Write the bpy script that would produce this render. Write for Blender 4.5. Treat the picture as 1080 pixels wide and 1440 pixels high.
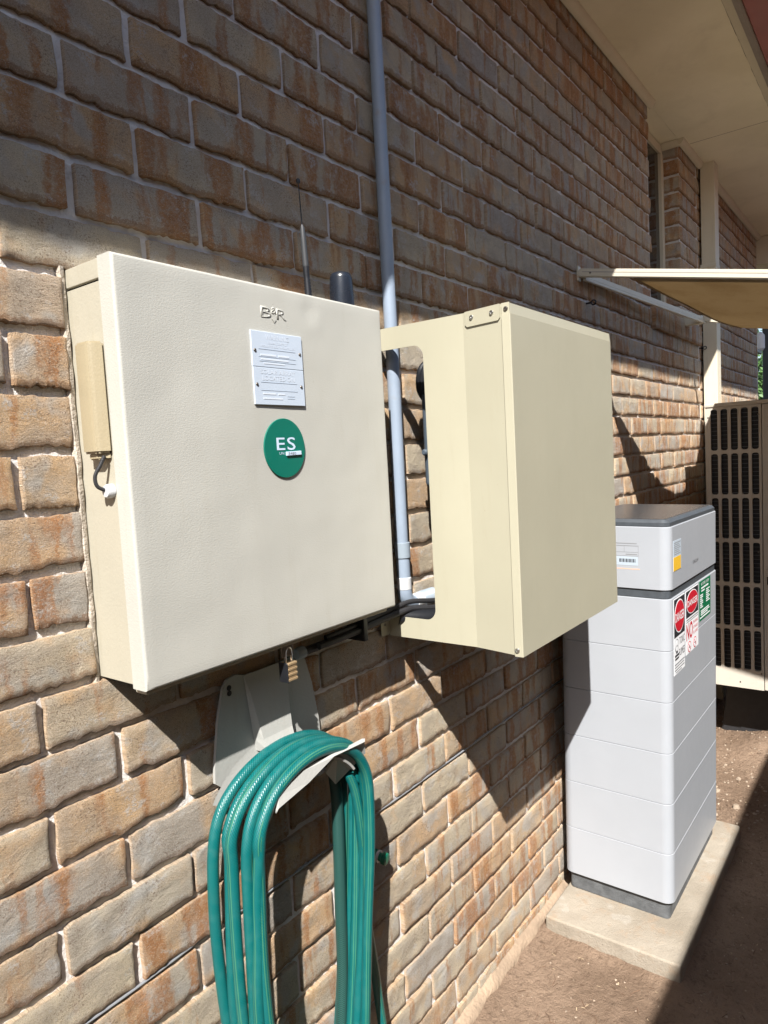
import bpy, bmesh, math, random
from mathutils import Vector, Matrix, noise as mnoise

for o in list(bpy.data.objects): bpy.data.objects.remove(o)
SC = bpy.context.scene
COL = SC.collection
rnd = random.Random(7)

# ---------------------------------------------------------------- camera
# x runs along the wall, y into the wall (brick face at y=0), z up, soil at z=0
CAM = Vector((-0.4734, -0.9976, 1.5951)); YAW, PITCH, ROLL = (math.radians(a) for a in (52.839, -4.538, -3.135))
fw = Vector((math.sin(YAW)*math.cos(PITCH), math.cos(YAW)*math.cos(PITCH), math.sin(PITCH)))
rt = fw.cross(Vector((0, 0, 1))).normalized(); up = rt.cross(fw)
r2 = rt*math.cos(ROLL)+up*math.sin(ROLL); u2 = up*math.cos(ROLL)-rt*math.sin(ROLL)
cam_d = bpy.data.cameras.new('camera'); cam = bpy.data.objects.new('camera', cam_d); COL.objects.link(cam)
cam.matrix_world = Matrix(((r2.x, u2.x, -fw.x, CAM.x), (r2.y, u2.y, -fw.y, CAM.y), (r2.z, u2.z, -fw.z, CAM.z), (0, 0, 0, 1)))
cam_d.sensor_fit = 'VERTICAL'; cam_d.sensor_height = 36; cam_d.lens = 978.94/1440*36
cam_d.clip_start = 0.02; cam_d.clip_end = 1000
SC.camera = cam
FPX = 978.94
def pix(p):
    q = Vector(p)-CAM; d = q.dot(fw)
    if d < 0.05: return None
    return 540+FPX*q.dot(r2)/d, 720-FPX*q.dot(u2)/d, d

# ---------------------------------------------------------------- light
SUN = Vector((1.584, 1.0, -2.02)).normalized()          # direction the light travels
w = bpy.data.worlds.new('World'); SC.world = w; w.use_nodes = True
nt = w.node_tree; nt.nodes.clear()
sky = nt.nodes.new('ShaderNodeTexSky'); sky.sky_type = 'NISHITA'; sky.sun_disc = False
sky.sun_elevation = math.asin(-SUN.z); sky.sun_rotation = math.atan2(-SUN.x, -SUN.y)
bg = nt.nodes.new('ShaderNodeBackground'); bg.inputs['Strength'].default_value = 0.078
wo = nt.nodes.new('ShaderNodeOutputWorld')
nt.links.new(sky.outputs[0], bg.inputs[0]); nt.links.new(bg.outputs[0], wo.inputs[0])
sd = bpy.data.lights.new('sun', 'SUN'); sd.energy = 5.0; sd.angle = math.radians(0.5); sd.color = (1, 0.965, 0.915)
so = bpy.data.objects.new('sun', sd); COL.objects.link(so); so.location = (-3, -2, 6)
so.rotation_euler = SUN.to_track_quat('-Z', 'Y').to_euler()
SC.view_settings.view_transform = 'Standard'; SC.view_settings.look = 'None'
SC.view_settings.gamma = 1; SC.view_settings.use_curve_mapping = False
SC.view_settings.exposure = 1.25

# ---------------------------------------------------------------- materials
class NG:
    def __init__(s, name):
        s.m = bpy.data.materials.new(name); s.m.use_nodes = True; s.t = s.m.node_tree; s.t.nodes.clear()
        s.out = s.n('ShaderNodeOutputMaterial'); s.b = s.n('ShaderNodeBsdfPrincipled')
        s.l(s.b.outputs[0], s.out.inputs[0])
    def n(s, typ, **kw):
        x = s.t.nodes.new(typ)
        for k, v in kw.items(): setattr(x, k, v)
        return x
    def l(s, a, b): s.t.links.new(a, b)
    def put(s, sock, v):
        if isinstance(v, (int, float)): sock.default_value = v
        elif isinstance(v, tuple): sock.default_value = v if len(v) == len(sock.default_value) else tuple(v)+(1,)
        else: s.l(v, sock)
    def math(s, op, a, b=0.0, c=None, clamp=False):
        x = s.n('ShaderNodeMath', operation=op, use_clamp=clamp); s.put(x.inputs[0], a); s.put(x.inputs[1], b)
        if c is not None: s.put(x.inputs[2], c)
        return x.outputs[0]
    def mix(s, f, a, b, mode='MIX'):
        x = s.n('ShaderNodeMix', data_type='RGBA', blend_type=mode); s.put(x.inputs[0], f); s.put(x.inputs[6], a); s.put(x.inputs[7], b)
        return x.outputs[2]
    def ramp(s, f, a, b):
        x = s.n('ShaderNodeMapRange', interpolation_type='SMOOTHSTEP'); s.put(x.inputs[0], f)
        x.inputs[1].default_value = a; x.inputs[2].default_value = b
        return x.outputs[0]
    def vec(s, v, scale=(1, 1, 1), add=None):
        x = s.n('ShaderNodeVectorMath', operation='MULTIPLY'); s.put(x.inputs[0], v); x.inputs[1].default_value = scale
        if add is None: return x.outputs[0]
        y = s.n('ShaderNodeVectorMath', operation='ADD'); s.l(x.outputs[0], y.inputs[0]); s.put(y.inputs[1], add)
        return y.outputs[0]
    def noise(s, v, scale, detail=4, rough=0.55, dist=0.0, color=False):
        x = s.n('ShaderNodeTexNoise'); s.put(x.inputs['Vector'], v); x.inputs['Scale'].default_value = scale
        x.inputs['Detail'].default_value = detail; x.inputs['Roughness'].default_value = rough; x.inputs['Distortion'].default_value = dist
        return x.outputs[1 if color else 0]
    def bump(s, h, dist, strength=1.0, prev=None):
        x = s.n('ShaderNodeBump'); x.inputs['Strength'].default_value = strength; x.inputs['Distance'].default_value = dist
        s.put(x.inputs['Height'], h)
        if prev is not None: s.l(prev, x.inputs['Normal'])
        return x.outputs[0]
    def pos(s): return s.n('ShaderNodeTexCoord').outputs['Object']
    def done(s, color, rough=0.5, metal=0.0, normal=None, spec=None):
        s.put(s.b.inputs['Base Color'], color); s.put(s.b.inputs['Roughness'], rough); s.put(s.b.inputs['Metallic'], metal)
        if normal is not None: s.l(normal, s.b.inputs['Normal'])
        if spec is not None: s.b.inputs['Specular IOR Level'].default_value = spec
        return s.m

def plain(name, col, rough=0.5, metal=0.0, var=0.08, bump=0.0, scale=60, spec=None, dirt=None):
    g = NG(name); p = g.pos(); n = g.noise(p, scale*0.12, 5); c = g.mix(g.ramp(n, 0.3, 0.7), tuple(x*(1-var) for x in col), tuple(min(1, x*(1+var)) for x in col))
    if dirt:
        d = g.ramp(g.noise(p, scale*0.2, 6, 0.65), 0.56, 0.75); c = g.mix(g.math('MULTIPLY', d, 0.55), c, dirt)
    r = g.math('ADD', g.math('MULTIPLY', g.noise(p, scale*0.4, 3), 0.16), rough-0.08)
    nb = g.bump(g.noise(p, scale, 4), bump) if bump else None
    return g.done(c, r, metal, nb, spec)

def mat_brick():
    g = NG('tumbled_brick')
    a = g.n('ShaderNodeAttribute', attribute_name='buv').outputs['Vector']     # metres across, metres up, brick seed
    e = g.n('ShaderNodeAttribute', attribute_name='edge').outputs['Vector']    # edge closeness, low-edge closeness
    s = g.n('ShaderNodeSeparateXYZ'); g.l(a, s.inputs[0]); se = g.n('ShaderNodeSeparateXYZ'); g.l(e, se.inputs[0])
    seed = s.outputs[2]
    wn = g.n('ShaderNodeTexWhiteNoise', noise_dimensions='1D'); g.l(seed, wn.inputs['W'])
    sw = g.n('ShaderNodeSeparateColor'); g.l(wn.outputs['Color'], sw.inputs[0])
    R1, R2, R3 = sw.outputs
    p = g.vec(a, (1, 1, 7.31))
    base = g.mix(R1, (0.57, 0.495, 0.375), (0.68, 0.585, 0.425))
    base = g.mix(g.ramp(R2, 0.55, 0.85), base, (0.64, 0.42, 0.235))
    base = g.mix(g.ramp(R3, 0.70, 0.95), base, (0.47, 0.44, 0.40))
    base = g.mix(g.math('MULTIPLY', g.ramp(g.noise(p, 11, 3, 0.5), 0.52, 0.68), 0.85), base, (0.69, 0.455, 0.245))
    base = g.mix(g.math('MULTIPLY', g.ramp(g.noise(g.vec(p, (1, 1, 1.7)), 13, 3, 0.5), 0.54, 0.68), 0.75), base, (0.53, 0.525, 0.50))
    base = g.mix(g.ramp(g.noise(p, 16, 4, 0.6), 0.36, 0.66), base, g.mix(0.6, base, (0.43, 0.375, 0.31)))
    # kiln-flash streaks: upright bands of orange brown
    wob = g.n('ShaderNodeCombineXYZ'); g.l(g.math('MULTIPLY', g.math('SUBTRACT', g.noise(p, 70, 4, 0.7), 0.5), 0.022), wob.inputs[0])
    sv = g.vec(p, (1, 0.14, 1), wob.outputs[0])
    band = g.noise(sv, 20, 3, 0.6)
    thr = g.math('MULTIPLY_ADD', se.outputs[2], 0.20, -0.125)
    bm_ = g.ramp(g.math('ADD', band, thr), 0.49, 0.60)
    rag = g.ramp(g.noise(p, 130, 6, 0.75), 0.34, 0.56)
    bm_ = g.math('MULTIPLY', bm_, g.math('MULTIPLY_ADD', rag, 0.65, 0.35))
    c = g.mix(g.math('MULTIPLY', bm_, 0.85), base, g.mix(g.noise(sv, 45, 2), (0.28, 0.095, 0.026), (0.60, 0.27, 0.085)))
    # burnt brown specks
    sp = g.math('MULTIPLY', g.ramp(g.noise(p, 300, 5, 0.75), 0.53, 0.62), g.ramp(g.noise(p, 18, 4, 0.6), 0.47, 0.60))
    c = g.mix(g.math('MULTIPLY', sp, 0.75), c, (0.14, 0.075, 0.05))
    # lime bloom
    lm = g.math('MULTIPLY', g.ramp(g.noise(p, 26, 4, 0.6), 0.575, 0.65), g.ramp(g.noise(p, 210, 5, 0.75), 0.42, 0.56))
    c = g.mix(g.math('MULTIPLY', lm, 0.7), c, (0.60, 0.59, 0.57))
    # fired arrises: orange tan round the edge, brown along the foot
    en = g.noise(p, 110, 6, 0.75)
    ef = g.math('MULTIPLY', g.ramp(g.math('ADD', se.outputs[0], g.math('MULTIPLY', en, 1.3)), 1.30, 1.60), 0.48)
    c = g.mix(ef, c, g.mix(R2, (0.62, 0.38, 0.20), (0.66, 0.49, 0.33)))
    lf = g.math('MULTIPLY', g.ramp(g.math('ADD', se.outputs[1], g.math('MULTIPLY', en, 1.5)), 1.18, 1.38), g.math('MULTIPLY_ADD', se.outputs[2], 0.6, 0.35))
    c = g.mix(g.math('MULTIPLY', lf, 0.8), c, g.mix(en, (0.10, 0.042, 0.016), (0.40, 0.19, 0.075)))
    fine = g.noise(p, 700, 4, 0.75)
    c = g.mix(g.math('MULTIPLY', g.ramp(fine, 0.48, 0.60), 0.50), c, (0.22, 0.15, 0.10))
    c = g.mix(g.math('MULTIPLY', g.ramp(g.noise(p, 480, 3, 0.7), 0.54, 0.66), 0.45), c, (0.74, 0.67, 0.57))
    h = g.math('ADD', g.math('MULTIPLY', g.noise(p, 420, 6, 0.8), 1.0), g.math('MULTIPLY', g.noise(g.vec(p, (1, 1.5, 1)), 34, 4, 0.55, 0.8), 1.1))
    nb = g.bump(h, 0.0095)
    return g.done(c, 0.92, 0, nb, 0.25)

def mat_mortar():
    g = NG('mortar'); p = g.pos()
    c = g.mix(g.ramp(g.noise(p, 9, 4), 0.3, 0.7), (0.66, 0.635, 0.61), (0.79, 0.77, 0.745))
    c = g.mix(g.math('MULTIPLY', g.ramp(g.noise(p, 40, 5, 0.7), 0.55, 0.72), 0.4), c, (0.36, 0.30, 0.25))
    h = g.math('ADD', g.noise(p, 260, 5, 0.7), g.math('MULTIPLY', g.noise(p, 40, 4), 1.5))
    return g.done(c, 0.95, 0, g.bump(h, 0.005), 0.2)

def mat_soil():
    g = NG('soil'); p = g.pos()
    c = g.mix(g.ramp(g.noise(p, 2.6, 6, 0.6), 0.32, 0.68), (0.225, 0.155, 0.107), (0.325, 0.232, 0.165))
    c = g.mix(g.math('MULTIPLY', g.ramp(g.noise(p, 45, 6, 0.75), 0.5, 0.7), 0.65), c, (0.13, 0.085, 0.06))
    c = g.mix(g.math('MULTIPLY', g.ramp(g.noise(p, 120, 4, 0.7), 0.62, 0.72), 0.55), c, (0.38, 0.30, 0.225))
    h = g.math('ADD', g.math('MULTIPLY', g.noise(p, 210, 5, 0.75), 0.5), g.math('MULTIPLY', g.noise(p, 38, 6, 0.65), 1.2))
    return g.done(c, 0.97, 0, g.bump(h, 0.022), 0.15)

def mat_concrete():
    g = NG('concrete'); p = g.pos()
    c = g.mix(g.ramp(g.noise(p, 5, 5, 0.6), 0.3, 0.7), (0.25, 0.215, 0.168), (0.325, 0.285, 0.23))
    c = g.mix(g.math('MULTIPLY', g.ramp(g.noise(p, 14, 5, 0.7), 0.52, 0.68), 0.6), c, (0.30, 0.22, 0.15))
    c = g.mix(g.math('MULTIPLY', g.ramp(g.noise(p, 8, 3, 0.5), 0.64, 0.69), 0.18), c, (0.52, 0.50, 0.46))
    h = g.math('ADD', g.noise(p, 180, 5, 0.7), g.noise(p, 30, 4))
    return g.done(c, 0.9, 0, g.bump(h, 0.004), 0.3)

def mat_paint(name, col, orange=0.0009, scale=260, rough=0.42, streak=0.0, stretch=(1, 1, 1), spec=0.5, wob=0.0):
    g = NG(name); p = g.pos()
    c = g.mix(g.ramp(g.noise(p, 4, 5, 0.6), 0.3, 0.7), tuple(x*0.955 for x in col), col)
    if streak:
        st = g.ramp(g.noise(g.vec(p, (1, 1, 0.12)), 40, 5, 0.7), 0.52, 0.75)
        c = g.mix(g.math('MULTIPLY', st, streak), c, tuple(x*k for x, k in zip(col, (0.72, 0.66, 0.56))))
        sp = g.ramp(g.noise(p, 300, 2, 0.5), 0.74, 0.78)
        c = g.mix(g.math('MULTIPLY', sp, 0.5), c, (0.22, 0.15, 0.09))
    nb = g.bump(g.noise(g.vec(p, stretch), scale, 2, 0.5, 0.4), orange)
    if wob: nb = g.bump(g.noise(p, 5, 2), wob, 1.0, nb)
    r = g.math('ADD', g.math('MULTIPLY', g.noise(p, 30, 4), 0.14), rough-0.07)
    return g.done(c, r, 0, nb, spec)

def mat_hose():
    g = NG('hose_rubber'); uv = g.n('ShaderNodeUVMap', uv_map='UVMap').outputs[0]
    s = g.n('ShaderNodeSeparateXYZ'); g.l(uv, s.inputs[0]); U, V = s.outputs[0], s.outputs[1]
    tw = g.math('FRACT', g.math('ADD', U, g.math('MULTIPLY', V, 0.16)))
    st = 0.0
    for c0 in (0.08, 0.155, 0.56, 0.635):
        d = g.math('ABSOLUTE', g.math('SUBTRACT', tw, c0))
        k = g.math('SUBTRACT', 1.0, g.ramp(d, 0.006, 0.014))
        st = g.math('MAXIMUM', k, st) if not isinstance(st, float) else k
    # diagonal reinforcing weave showing through
    p1 = g.math('SINE', g.math('MULTIPLY_ADD', V, 1250.0, g.math('MULTIPLY', tw, 6.28318*12)))
    p2 = g.math('SINE', g.math('MULTIPLY_ADD', V, 1250.0, g.math('MULTIPLY', tw, -6.28318*12)))
    wv = g.math('MULTIPLY_ADD', g.math('ADD', g.math('MULTIPLY', p1, 0.7), g.math('MULTIPLY', p2, 0.3)), 0.5, 0.5)
    n = g.noise(g.pos(), 60, 4)
    c = g.mix(wv, (0.0, 0.060, 0.062), (0.002, 0.130, 0.127))
    c = g.mix(g.ramp(n, 0.35, 0.7), c, g.mix(0.45, c, (0.012, 0.125, 0.118)))
    c = g.mix(g.math('MULTIPLY', st, 0.55), c, (0.10, 0.24, 0.08))
    c = g.mix(g.math('MULTIPLY', g.ramp(g.noise(g.pos(), 30, 6, 0.7), 0.5, 0.75), 0.22), c, (0.05, 0.12, 0.11))
    return g.done(c, g.math('MULTIPLY_ADD', n, 0.25, 0.26), 0, g.bump(wv, 0.0006, 0.7), 0.5)

def mat_braid():
    g = NG('dark_braid'); uv = g.n('ShaderNodeUVMap', uv_map='UVMap').outputs[0]
    s = g.n('ShaderNodeSeparateXYZ'); g.l(uv, s.inputs[0]); U, V = s.outputs[0], s.outputs[1]
    a = g.math('ABSOLUTE', g.math('SUBTRACT', g.math('FRACT', g.math('MULTIPLY', U, 6.0)), 0.5))
    wv = g.math('MULTIPLY_ADD', g.math('SINE', g.math('MULTIPLY_ADD', V, 1500.0, g.math('MULTIPLY', a, 14.0))), 0.5, 0.5)
    c = g.mix(g.ramp(wv, 0.62, 0.95), (0.006, 0.02, 0.018), (0.03, 0.14, 0.12))
    return g.done(c, 0.45, 0, g.bump(wv, 0.0008, 0.7))

def mat_cloth():
    g = NG('shade_cloth'); p = g.pos()
    c = g.mix(g.noise(p, 420, 3, 0.7), (0.29, 0.235, 0.155), (0.46, 0.38, 0.26))
    c = g.mix(g.math('MULTIPLY', g.ramp(g.noise(p, 6, 5, 0.65), 0.45, 0.7), 0.5), c, (0.22, 0.155, 0.08))
    g.done(c, 0.9, 0, g.bump(g.noise(p, 500, 3), 0.002), 0.2)
    tr = g.n('ShaderNodeBsdfTranslucent'); g.put(tr.inputs[0], g.mix(0.5, c, (0.42, 0.33, 0.21)))
    mx = g.n('ShaderNodeMixShader'); mx.inputs[0].default_value = 0.5
    g.l(g.b.outputs[0], mx.inputs[1]); g.l(tr.outputs[0], mx.inputs[2]); g.l(mx.outputs[0], g.out.inputs[0])
    return g.m

def mat_soffit():
    g = NG('soffit_sheet'); p = g.pos()
    c = g.mix(g.ramp(g.noise(p, 2.2, 6, 0.6), 0.3, 0.7), (0.76, 0.69, 0.53), (0.85, 0.78, 0.62))
    c = g.mix(g.math('MULTIPLY', g.ramp(g.noise(p, 3.4, 7, 0.72, 0.6), 0.50, 0.80), 0.30), c, (0.48, 0.42, 0.31))
    c = g.mix(g.math('MULTIPLY', g.ramp(g.noise(p, 140, 4, 0.7), 0.64, 0.74), 0.35), c, (0.25, 0.19, 0.12))
    return g.done(c, 0.75, 0, g.bump(g.noise(p, 160, 4), 0.0012), 0.3)

M = {
 'brick': mat_brick(), 'mortar': mat_mortar(), 'soil': mat_soil(), 'concrete': mat_concrete(),
 'meter': mat_paint('aged_cream_enamel', (0.42, 0.415, 0.375), 0.00030, 280, 0.5, 0.12, (1, 1, 1.7), 0.35, 0.004),
 'meter_side': mat_paint('yellowed_cream_enamel', (0.375, 0.35, 0.28), 0.0003, 200, 0.45, 0.30, (1, 1, 1), 0.4, 0.003),
 'cover': mat_paint('powder_coat_cream', (0.375, 0.355, 0.268), 0.00012, 900, 0.42, 0.10, (1, 1, 1), 0.4, 0.0012),
 'sensor': mat_paint('yellowed_plastic', (0.325, 0.275, 0.18), 0.0003, 300, 0.38, 0.25),
 'trim': mat_paint('cream_trim', (0.60, 0.545, 0.42), 0.0006, 120, 0.5, 0.25),
 'awnframe': mat_paint('cream_aluminium', (0.55, 0.51, 0.41), 0.0003, 200, 0.38, 0.2),
 'soffit': mat_soffit(),
 'gutter': plain('maroon_gutter', (0.24, 0.045, 0.04), 0.4, 0, 0.1),
 'gutterlip': plain('grey_fascia', (0.30, 0.27, 0.25), 0.5, 0, 0.1),
 'white': mat_paint('white_powder_coat', (0.328, 0.346, 0.374), 0.0001, 700, 0.35, 0, (1, 1, 1), 0.5, 0.0008),
 'slate': plain('slate_plastic', (0.055, 0.063, 0.072), 0.42, 0, 0.1, 0.0003, 500),
 'lid': plain('slate_lid', (0.052, 0.054, 0.058), 0.25, 0, 0.1, 0.0003, 400, 0.6),
 'base': plain('stippled_plinth', (0.085, 0.09, 0.095), 0.8, 0, 0.25, 0.002, 300),
 'conduit': plain('grey_conduit', (0.235, 0.285, 0.355), 0.42, 0, 0.06, 0.0003, 80, 0.5, (0.25, 0.22, 0.18)),
 'conduit_dark': plain('grey_fitting', (0.24, 0.285, 0.33), 0.4, 0, 0.06),
 'conduit_white': plain('white_conduit', (0.48, 0.49, 0.50), 0.42, 0, 0.05, 0, 60, 0.5, (0.42, 0.34, 0.24)),
 'black': plain('black_plastic', (0.012, 0.013, 0.016), 0.38, 0, 0.1, 0.0003, 200),
 'rubber': plain('black_rubber', (0.018, 0.018, 0.02), 0.6, 0, 0.15, 0.0006, 300),
 'antenna': plain('antenna_shell', (0.012, 0.015, 0.022), 0.28, 0, 0.05),
 'antenna_grey': plain('antenna_grip', (0.035, 0.037, 0.04), 0.5, 0, 0.05),
 'inverter': plain('inverter_case', (0.06, 0.078, 0.098), 0.45, 0, 0.06),
 'steel': plain('zinc_steel', (0.55, 0.55, 0.54), 0.3, 1.0, 0.1),
 'darksteel': plain('dull_screw', (0.20, 0.18, 0.16), 0.4, 0.9, 0.1),
 'brass': plain('brass', (0.42, 0.30, 0.17), 0.5, 0.5, 0.15, 0.0004, 300),
 'plate': plain('engraved_plate', (0.46, 0.525, 0.61), 0.36, 0.0, 0.04),
 'plate_text': plain('plate_lettering', (0.58, 0.63, 0.70), 0.5, 0, 0.02),
 'plate_line': plain('plate_rule', (0.33, 0.39, 0.47), 0.5, 0, 0.02),
 'green': plain('green_sign', (0.0, 0.125, 0.088), 0.4, 0, 0.05),
 'green2': plain('green_decal', (0.0, 0.13, 0.05), 0.4, 0, 0.05),
 'signblue': plain('pale_lettering', (0.50, 0.60, 0.74), 0.45, 0, 0.03),
 'paper': plain('white_decal', (0.74, 0.75, 0.77), 0.45, 0, 0.02),
 'ink': plain('black_ink', (0.02, 0.02, 0.024), 0.5, 0, 0.05),
 'greyink': plain('grey_ink', (0.22, 0.225, 0.235), 0.5, 0, 0.05),
 'red': plain('red_ink', (0.48, 0.008, 0.022), 0.45, 0, 0.05),
 'pink': plain('thin_red_ink', (0.55, 0.10, 0.12), 0.5, 0, 0.05),
 'orange': plain('orange_ink', (0.80, 0.42, 0.26), 0.5, 0, 0.03),
 'yellow': plain('yellow_decal', (0.68, 0.41, 0.03), 0.45, 0, 0.05),
 'paleblue': plain('grey_decal', (0.38, 0.44, 0.50), 0.45, 0, 0.04),
 'hanger': mat_paint('beige_hanger_plastic', (0.345, 0.345, 0.325), 0.0004, 180, 0.5, 0.2),
 'hose': mat_hose(), 'braid': mat_braid(), 'cloth': mat_cloth(),
 'ac': mat_paint('taupe_enamel', (0.50, 0.46, 0.395), 0.0010, 330, 0.5, 0.1),
 'fin': plain('aluminium_fins', (0.10, 0.105, 0.11), 0.5, 0.4, 0.25),
 'coil': plain('coil_dark', (0.012, 0.012, 0.013), 0.7, 0, 0.2),
 'fitting': plain('green_connector', (0.0, 0.13, 0.075), 0.4, 0, 0.05),
 'footing': plain('sandy_render', (0.29, 0.215, 0.15), 0.95, 0, 0.2, 0.006, 90), 'oldmortar': plain('stained_mortar', (0.40, 0.35, 0.29), 0.95, 0, 0.25, 0.004, 200), 'glass': None, 'stone': plain('pale_stone', (0.30, 0.235, 0.175), 0.85, 0, 0.25, 0.004, 120),
 'twig': plain('dry_twig', (0.13, 0.075, 0.045), 0.85, 0, 0.3, 0.001, 200),
 'litter': plain('dry_leaf_chips', (0.44, 0.33, 0.21), 0.8, 0, 0.3),
 'fence': mat_paint('cream_steel_sheet', (0.55, 0.49, 0.37), 0.0003, 200, 0.45, 0.1),
 'post_dark': plain('charcoal_steel', (0.035, 0.04, 0.048), 0.4, 0, 0.08),
 'leaf': plain('shrub_leaf', (0.05, 0.11, 0.025), 0.5, 0, 0.35, 0, 60),
 'bark': plain('shrub_stem', (0.12, 0.085, 0.055), 0.9, 0, 0.3, 0.002, 80),
 'roof': plain('roof_sheet', (0.12, 0.022, 0.02), 0.45, 0, 0.1),
 'cable': plain('pale_cable', (0.20, 0.21, 0.225), 0.45, 0, 0.08),
}
g = NG('dark_window_glass'); M['glass'] = g.done((0.012, 0.014, 0.016), 0.06, 0, g.bump(g.noise(g.pos(), 6, 2), 0.002), 0.5)

# ---------------------------------------------------------------- mesh helpers
def finish(bm, name, mat, parent=None, smooth=True, ang=35, loc=None):
    me = bpy.data.meshes.new(name)
    bmesh.ops.recalc_face_normals(bm, faces=bm.faces[:])
    bm.to_mesh(me); bm.free()
    if smooth:
        me.polygons.foreach_set('use_smooth', [True]*len(me.polygons)); me.set_sharp_from_angle(angle=math.radians(ang))
    o = link(me, name, mat, parent, loc)
    if smooth:
        wm = o.modifiers.new('weighted_normal', 'WEIGHTED_NORMAL'); wm.keep_sharp = True; wm.weight = 60
    return o
def link(me, name, mat, parent=None, loc=None):
    if mat is not None: me.materials.append(M[mat] if isinstance(mat, str) else mat)
    o = bpy.data.objects.new(name, me); COL.objects.link(o)
    org = root_loc(parent)
    if parent is not None: o.parent = parent
    if loc is not None and parent is None:
        me.transform(Matrix.Translation(-Vector(loc))); o.location = loc
    elif org is not None: me.transform(Matrix.Translation(-org))
    return o
def root_loc(p):
    # builders work in world metres: every parent sits at its own root's base, unrotated while building
    if p is None: return None
    while p.parent is not None: p = p.parent
    return Vector(p.get('_org', p.location))
def tag(o, label=None, cat=None, group=None, kind=None):
    if label: o['label'] = label
    if cat: o['category'] = cat
    if group: o['group'] = group
    if kind: o['kind'] = kind
    return o
def thing(name, loc, label, cat, group=None):
    o = bpy.data.objects.new(name, None); COL.objects.link(o); o.location = loc; o.empty_display_size = 0.05
    return tag(o, label, cat, group)
def BM(): return bmesh.new()
def merge(bm, src):
    me = bpy.data.meshes.new('tmp'); src.to_mesh(me); src.free(); bm.from_mesh(me); bpy.data.meshes.remove(me)
def box(bm, x0, x1, y0, y1, z0, z1, bev=0.0, seg=2, axis=None, mat4=None):
    b = bmesh.new(); bmesh.ops.create_cube(b, size=1)
    bmesh.ops.scale(b, vec=(x1-x0, y1-y0, z1-z0), verts=b.verts)
    bmesh.ops.translate(b, vec=((x0+x1)/2, (y0+y1)/2, (z0+z1)/2), verts=b.verts)
    if bev:
        ed = b.edges[:]
        if axis is not None: ed = [e for e in ed if abs((e.verts[0].co-e.verts[1].co).normalized()[axis]) > 0.9]
        bmesh.ops.bevel(b, geom=ed, offset=bev, segments=seg, affect='EDGES', profile=0.5)
    if mat4 is not None: b.transform(mat4)
    merge(bm, b); return bm
def prism(bm, pts, ax, a, b2):
    # polygon pts (2D) extruded along axis ax ('x': pts are y,z  'y': x,z  'z': x,y)
    def P(u, v, t): return {'x': (t, u, v), 'y': (u, t, v), 'z': (u, v, t)}[ax]
    A = [bm.verts.new(P(u, v, a)) for u, v in pts]; B = [bm.verts.new(P(u, v, b2)) for u, v in pts]
    n = len(pts)
    bm.faces.new(A); bm.faces.new(B[::-1])
    for i in range(n): bm.faces.new((A[i], A[(i+1) % n], B[(i+1) % n], B[i]))
    return bm
def frame_of(t):
    t = t.normalized(); a = Vector((0, 0, 1)) if abs(t.z) < 0.9 else Vector((1, 0, 0))
    n = t.cross(a).normalized(); return n, t.cross(n).normalized()
def tube(bm, pts, r, sides=12, caps=True, uv=False, closed=False):
    pts = [Vector(p) for p in pts]; n = len(pts)
    rr = r if isinstance(r, (list, tuple)) else [r]*n
    uvl = (bm.loops.layers.uv.get('UVMap') or bm.loops.layers.uv.new('UVMap')) if uv else None
    tang = []
    for i in range(n):
        a = pts[max(0, i-1)]; b = pts[min(n-1, i+1)]; tang.append((b-a).normalized())
    N, B = frame_of(tang[0]); rings = []; L = [0.0]
    for i in range(n):
        if i:
            L.append(L[-1]+(pts[i]-pts[i-1]).length)
            N = (N-tang[i]*N.dot(tang[i])).normalized(); B = tang[i].cross(N)
        rings.append([bm.verts.new(pts[i]+(N*math.cos(2*math.pi*k/sides)+B*math.sin(2*math.pi*k/sides))*rr[i]) for k in range(sides)])
    for i in range(n-1):
        for k in range(sides):
            k2 = (k+1) % sides
            f = bm.faces.new((rings[i][k], rings[i][k2], rings[i+1][k2], rings[i+1][k]))
            if uv:
                for lp, (u, v) in zip(f.loops, ((k/sides, L[i]), ((k+1)/sides, L[i]), ((k+1)/sides, L[i+1]), (k/sides, L[i+1]))): lp[uvl].uv = (u, v)
    if caps:
        bm.faces.new(rings[0][::-1]); bm.faces.new(rings[-1])
    return bm
def lathe(bm, prof, base, axis, sides=20):
    # prof: (radius, distance along axis)
    base = Vector(base); ax = Vector(axis).normalized(); n, b = frame_of(ax); rings = []
    for r, t in prof: rings.append([bm.verts.new(base+ax*t+(n*math.cos(2*math.pi*k/sides)+b*math.sin(2*math.pi*k/sides))*r) for k in range(sides)])
    for i in range(len(rings)-1):
        for k in range(sides): bm.faces.new((rings[i][k], rings[i][(k+1) % sides], rings[i+1][(k+1) % sides], rings[i+1][k]))
    bm.faces.new(rings[0][::-1]); bm.faces.new(rings[-1]); return bm
def spline(pts, n=12):
    pts = [Vector(p) for p in pts]; out = []
    for i in range(len(pts)-1):
        p0, p1, p2, p3 = pts[max(0, i-1)], pts[i], pts[i+1], pts[min(len(pts)-1, i+2)]
        for k in range(n):
            t = k/n; out.append(0.5*((2*p1)+(p2-p0)*t+(2*p0-5*p1+4*p2-p3)*t*t+(3*p1-p0-3*p2+p3)*t**3))
    return out+[pts[-1]]
def screw(name, pos, axis, r, parent, mat='steel'):
    bm = BM(); lathe(bm, [(r, 0), (r, r*0.25), (r*0.75, r*0.6), (r*0.35, r*0.62), (r*0.3, r*0.4)], Vector(pos)-Vector(axis)*0.0005, axis, 14)
    return finish(bm, name, mat, parent, ang=40)
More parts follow.
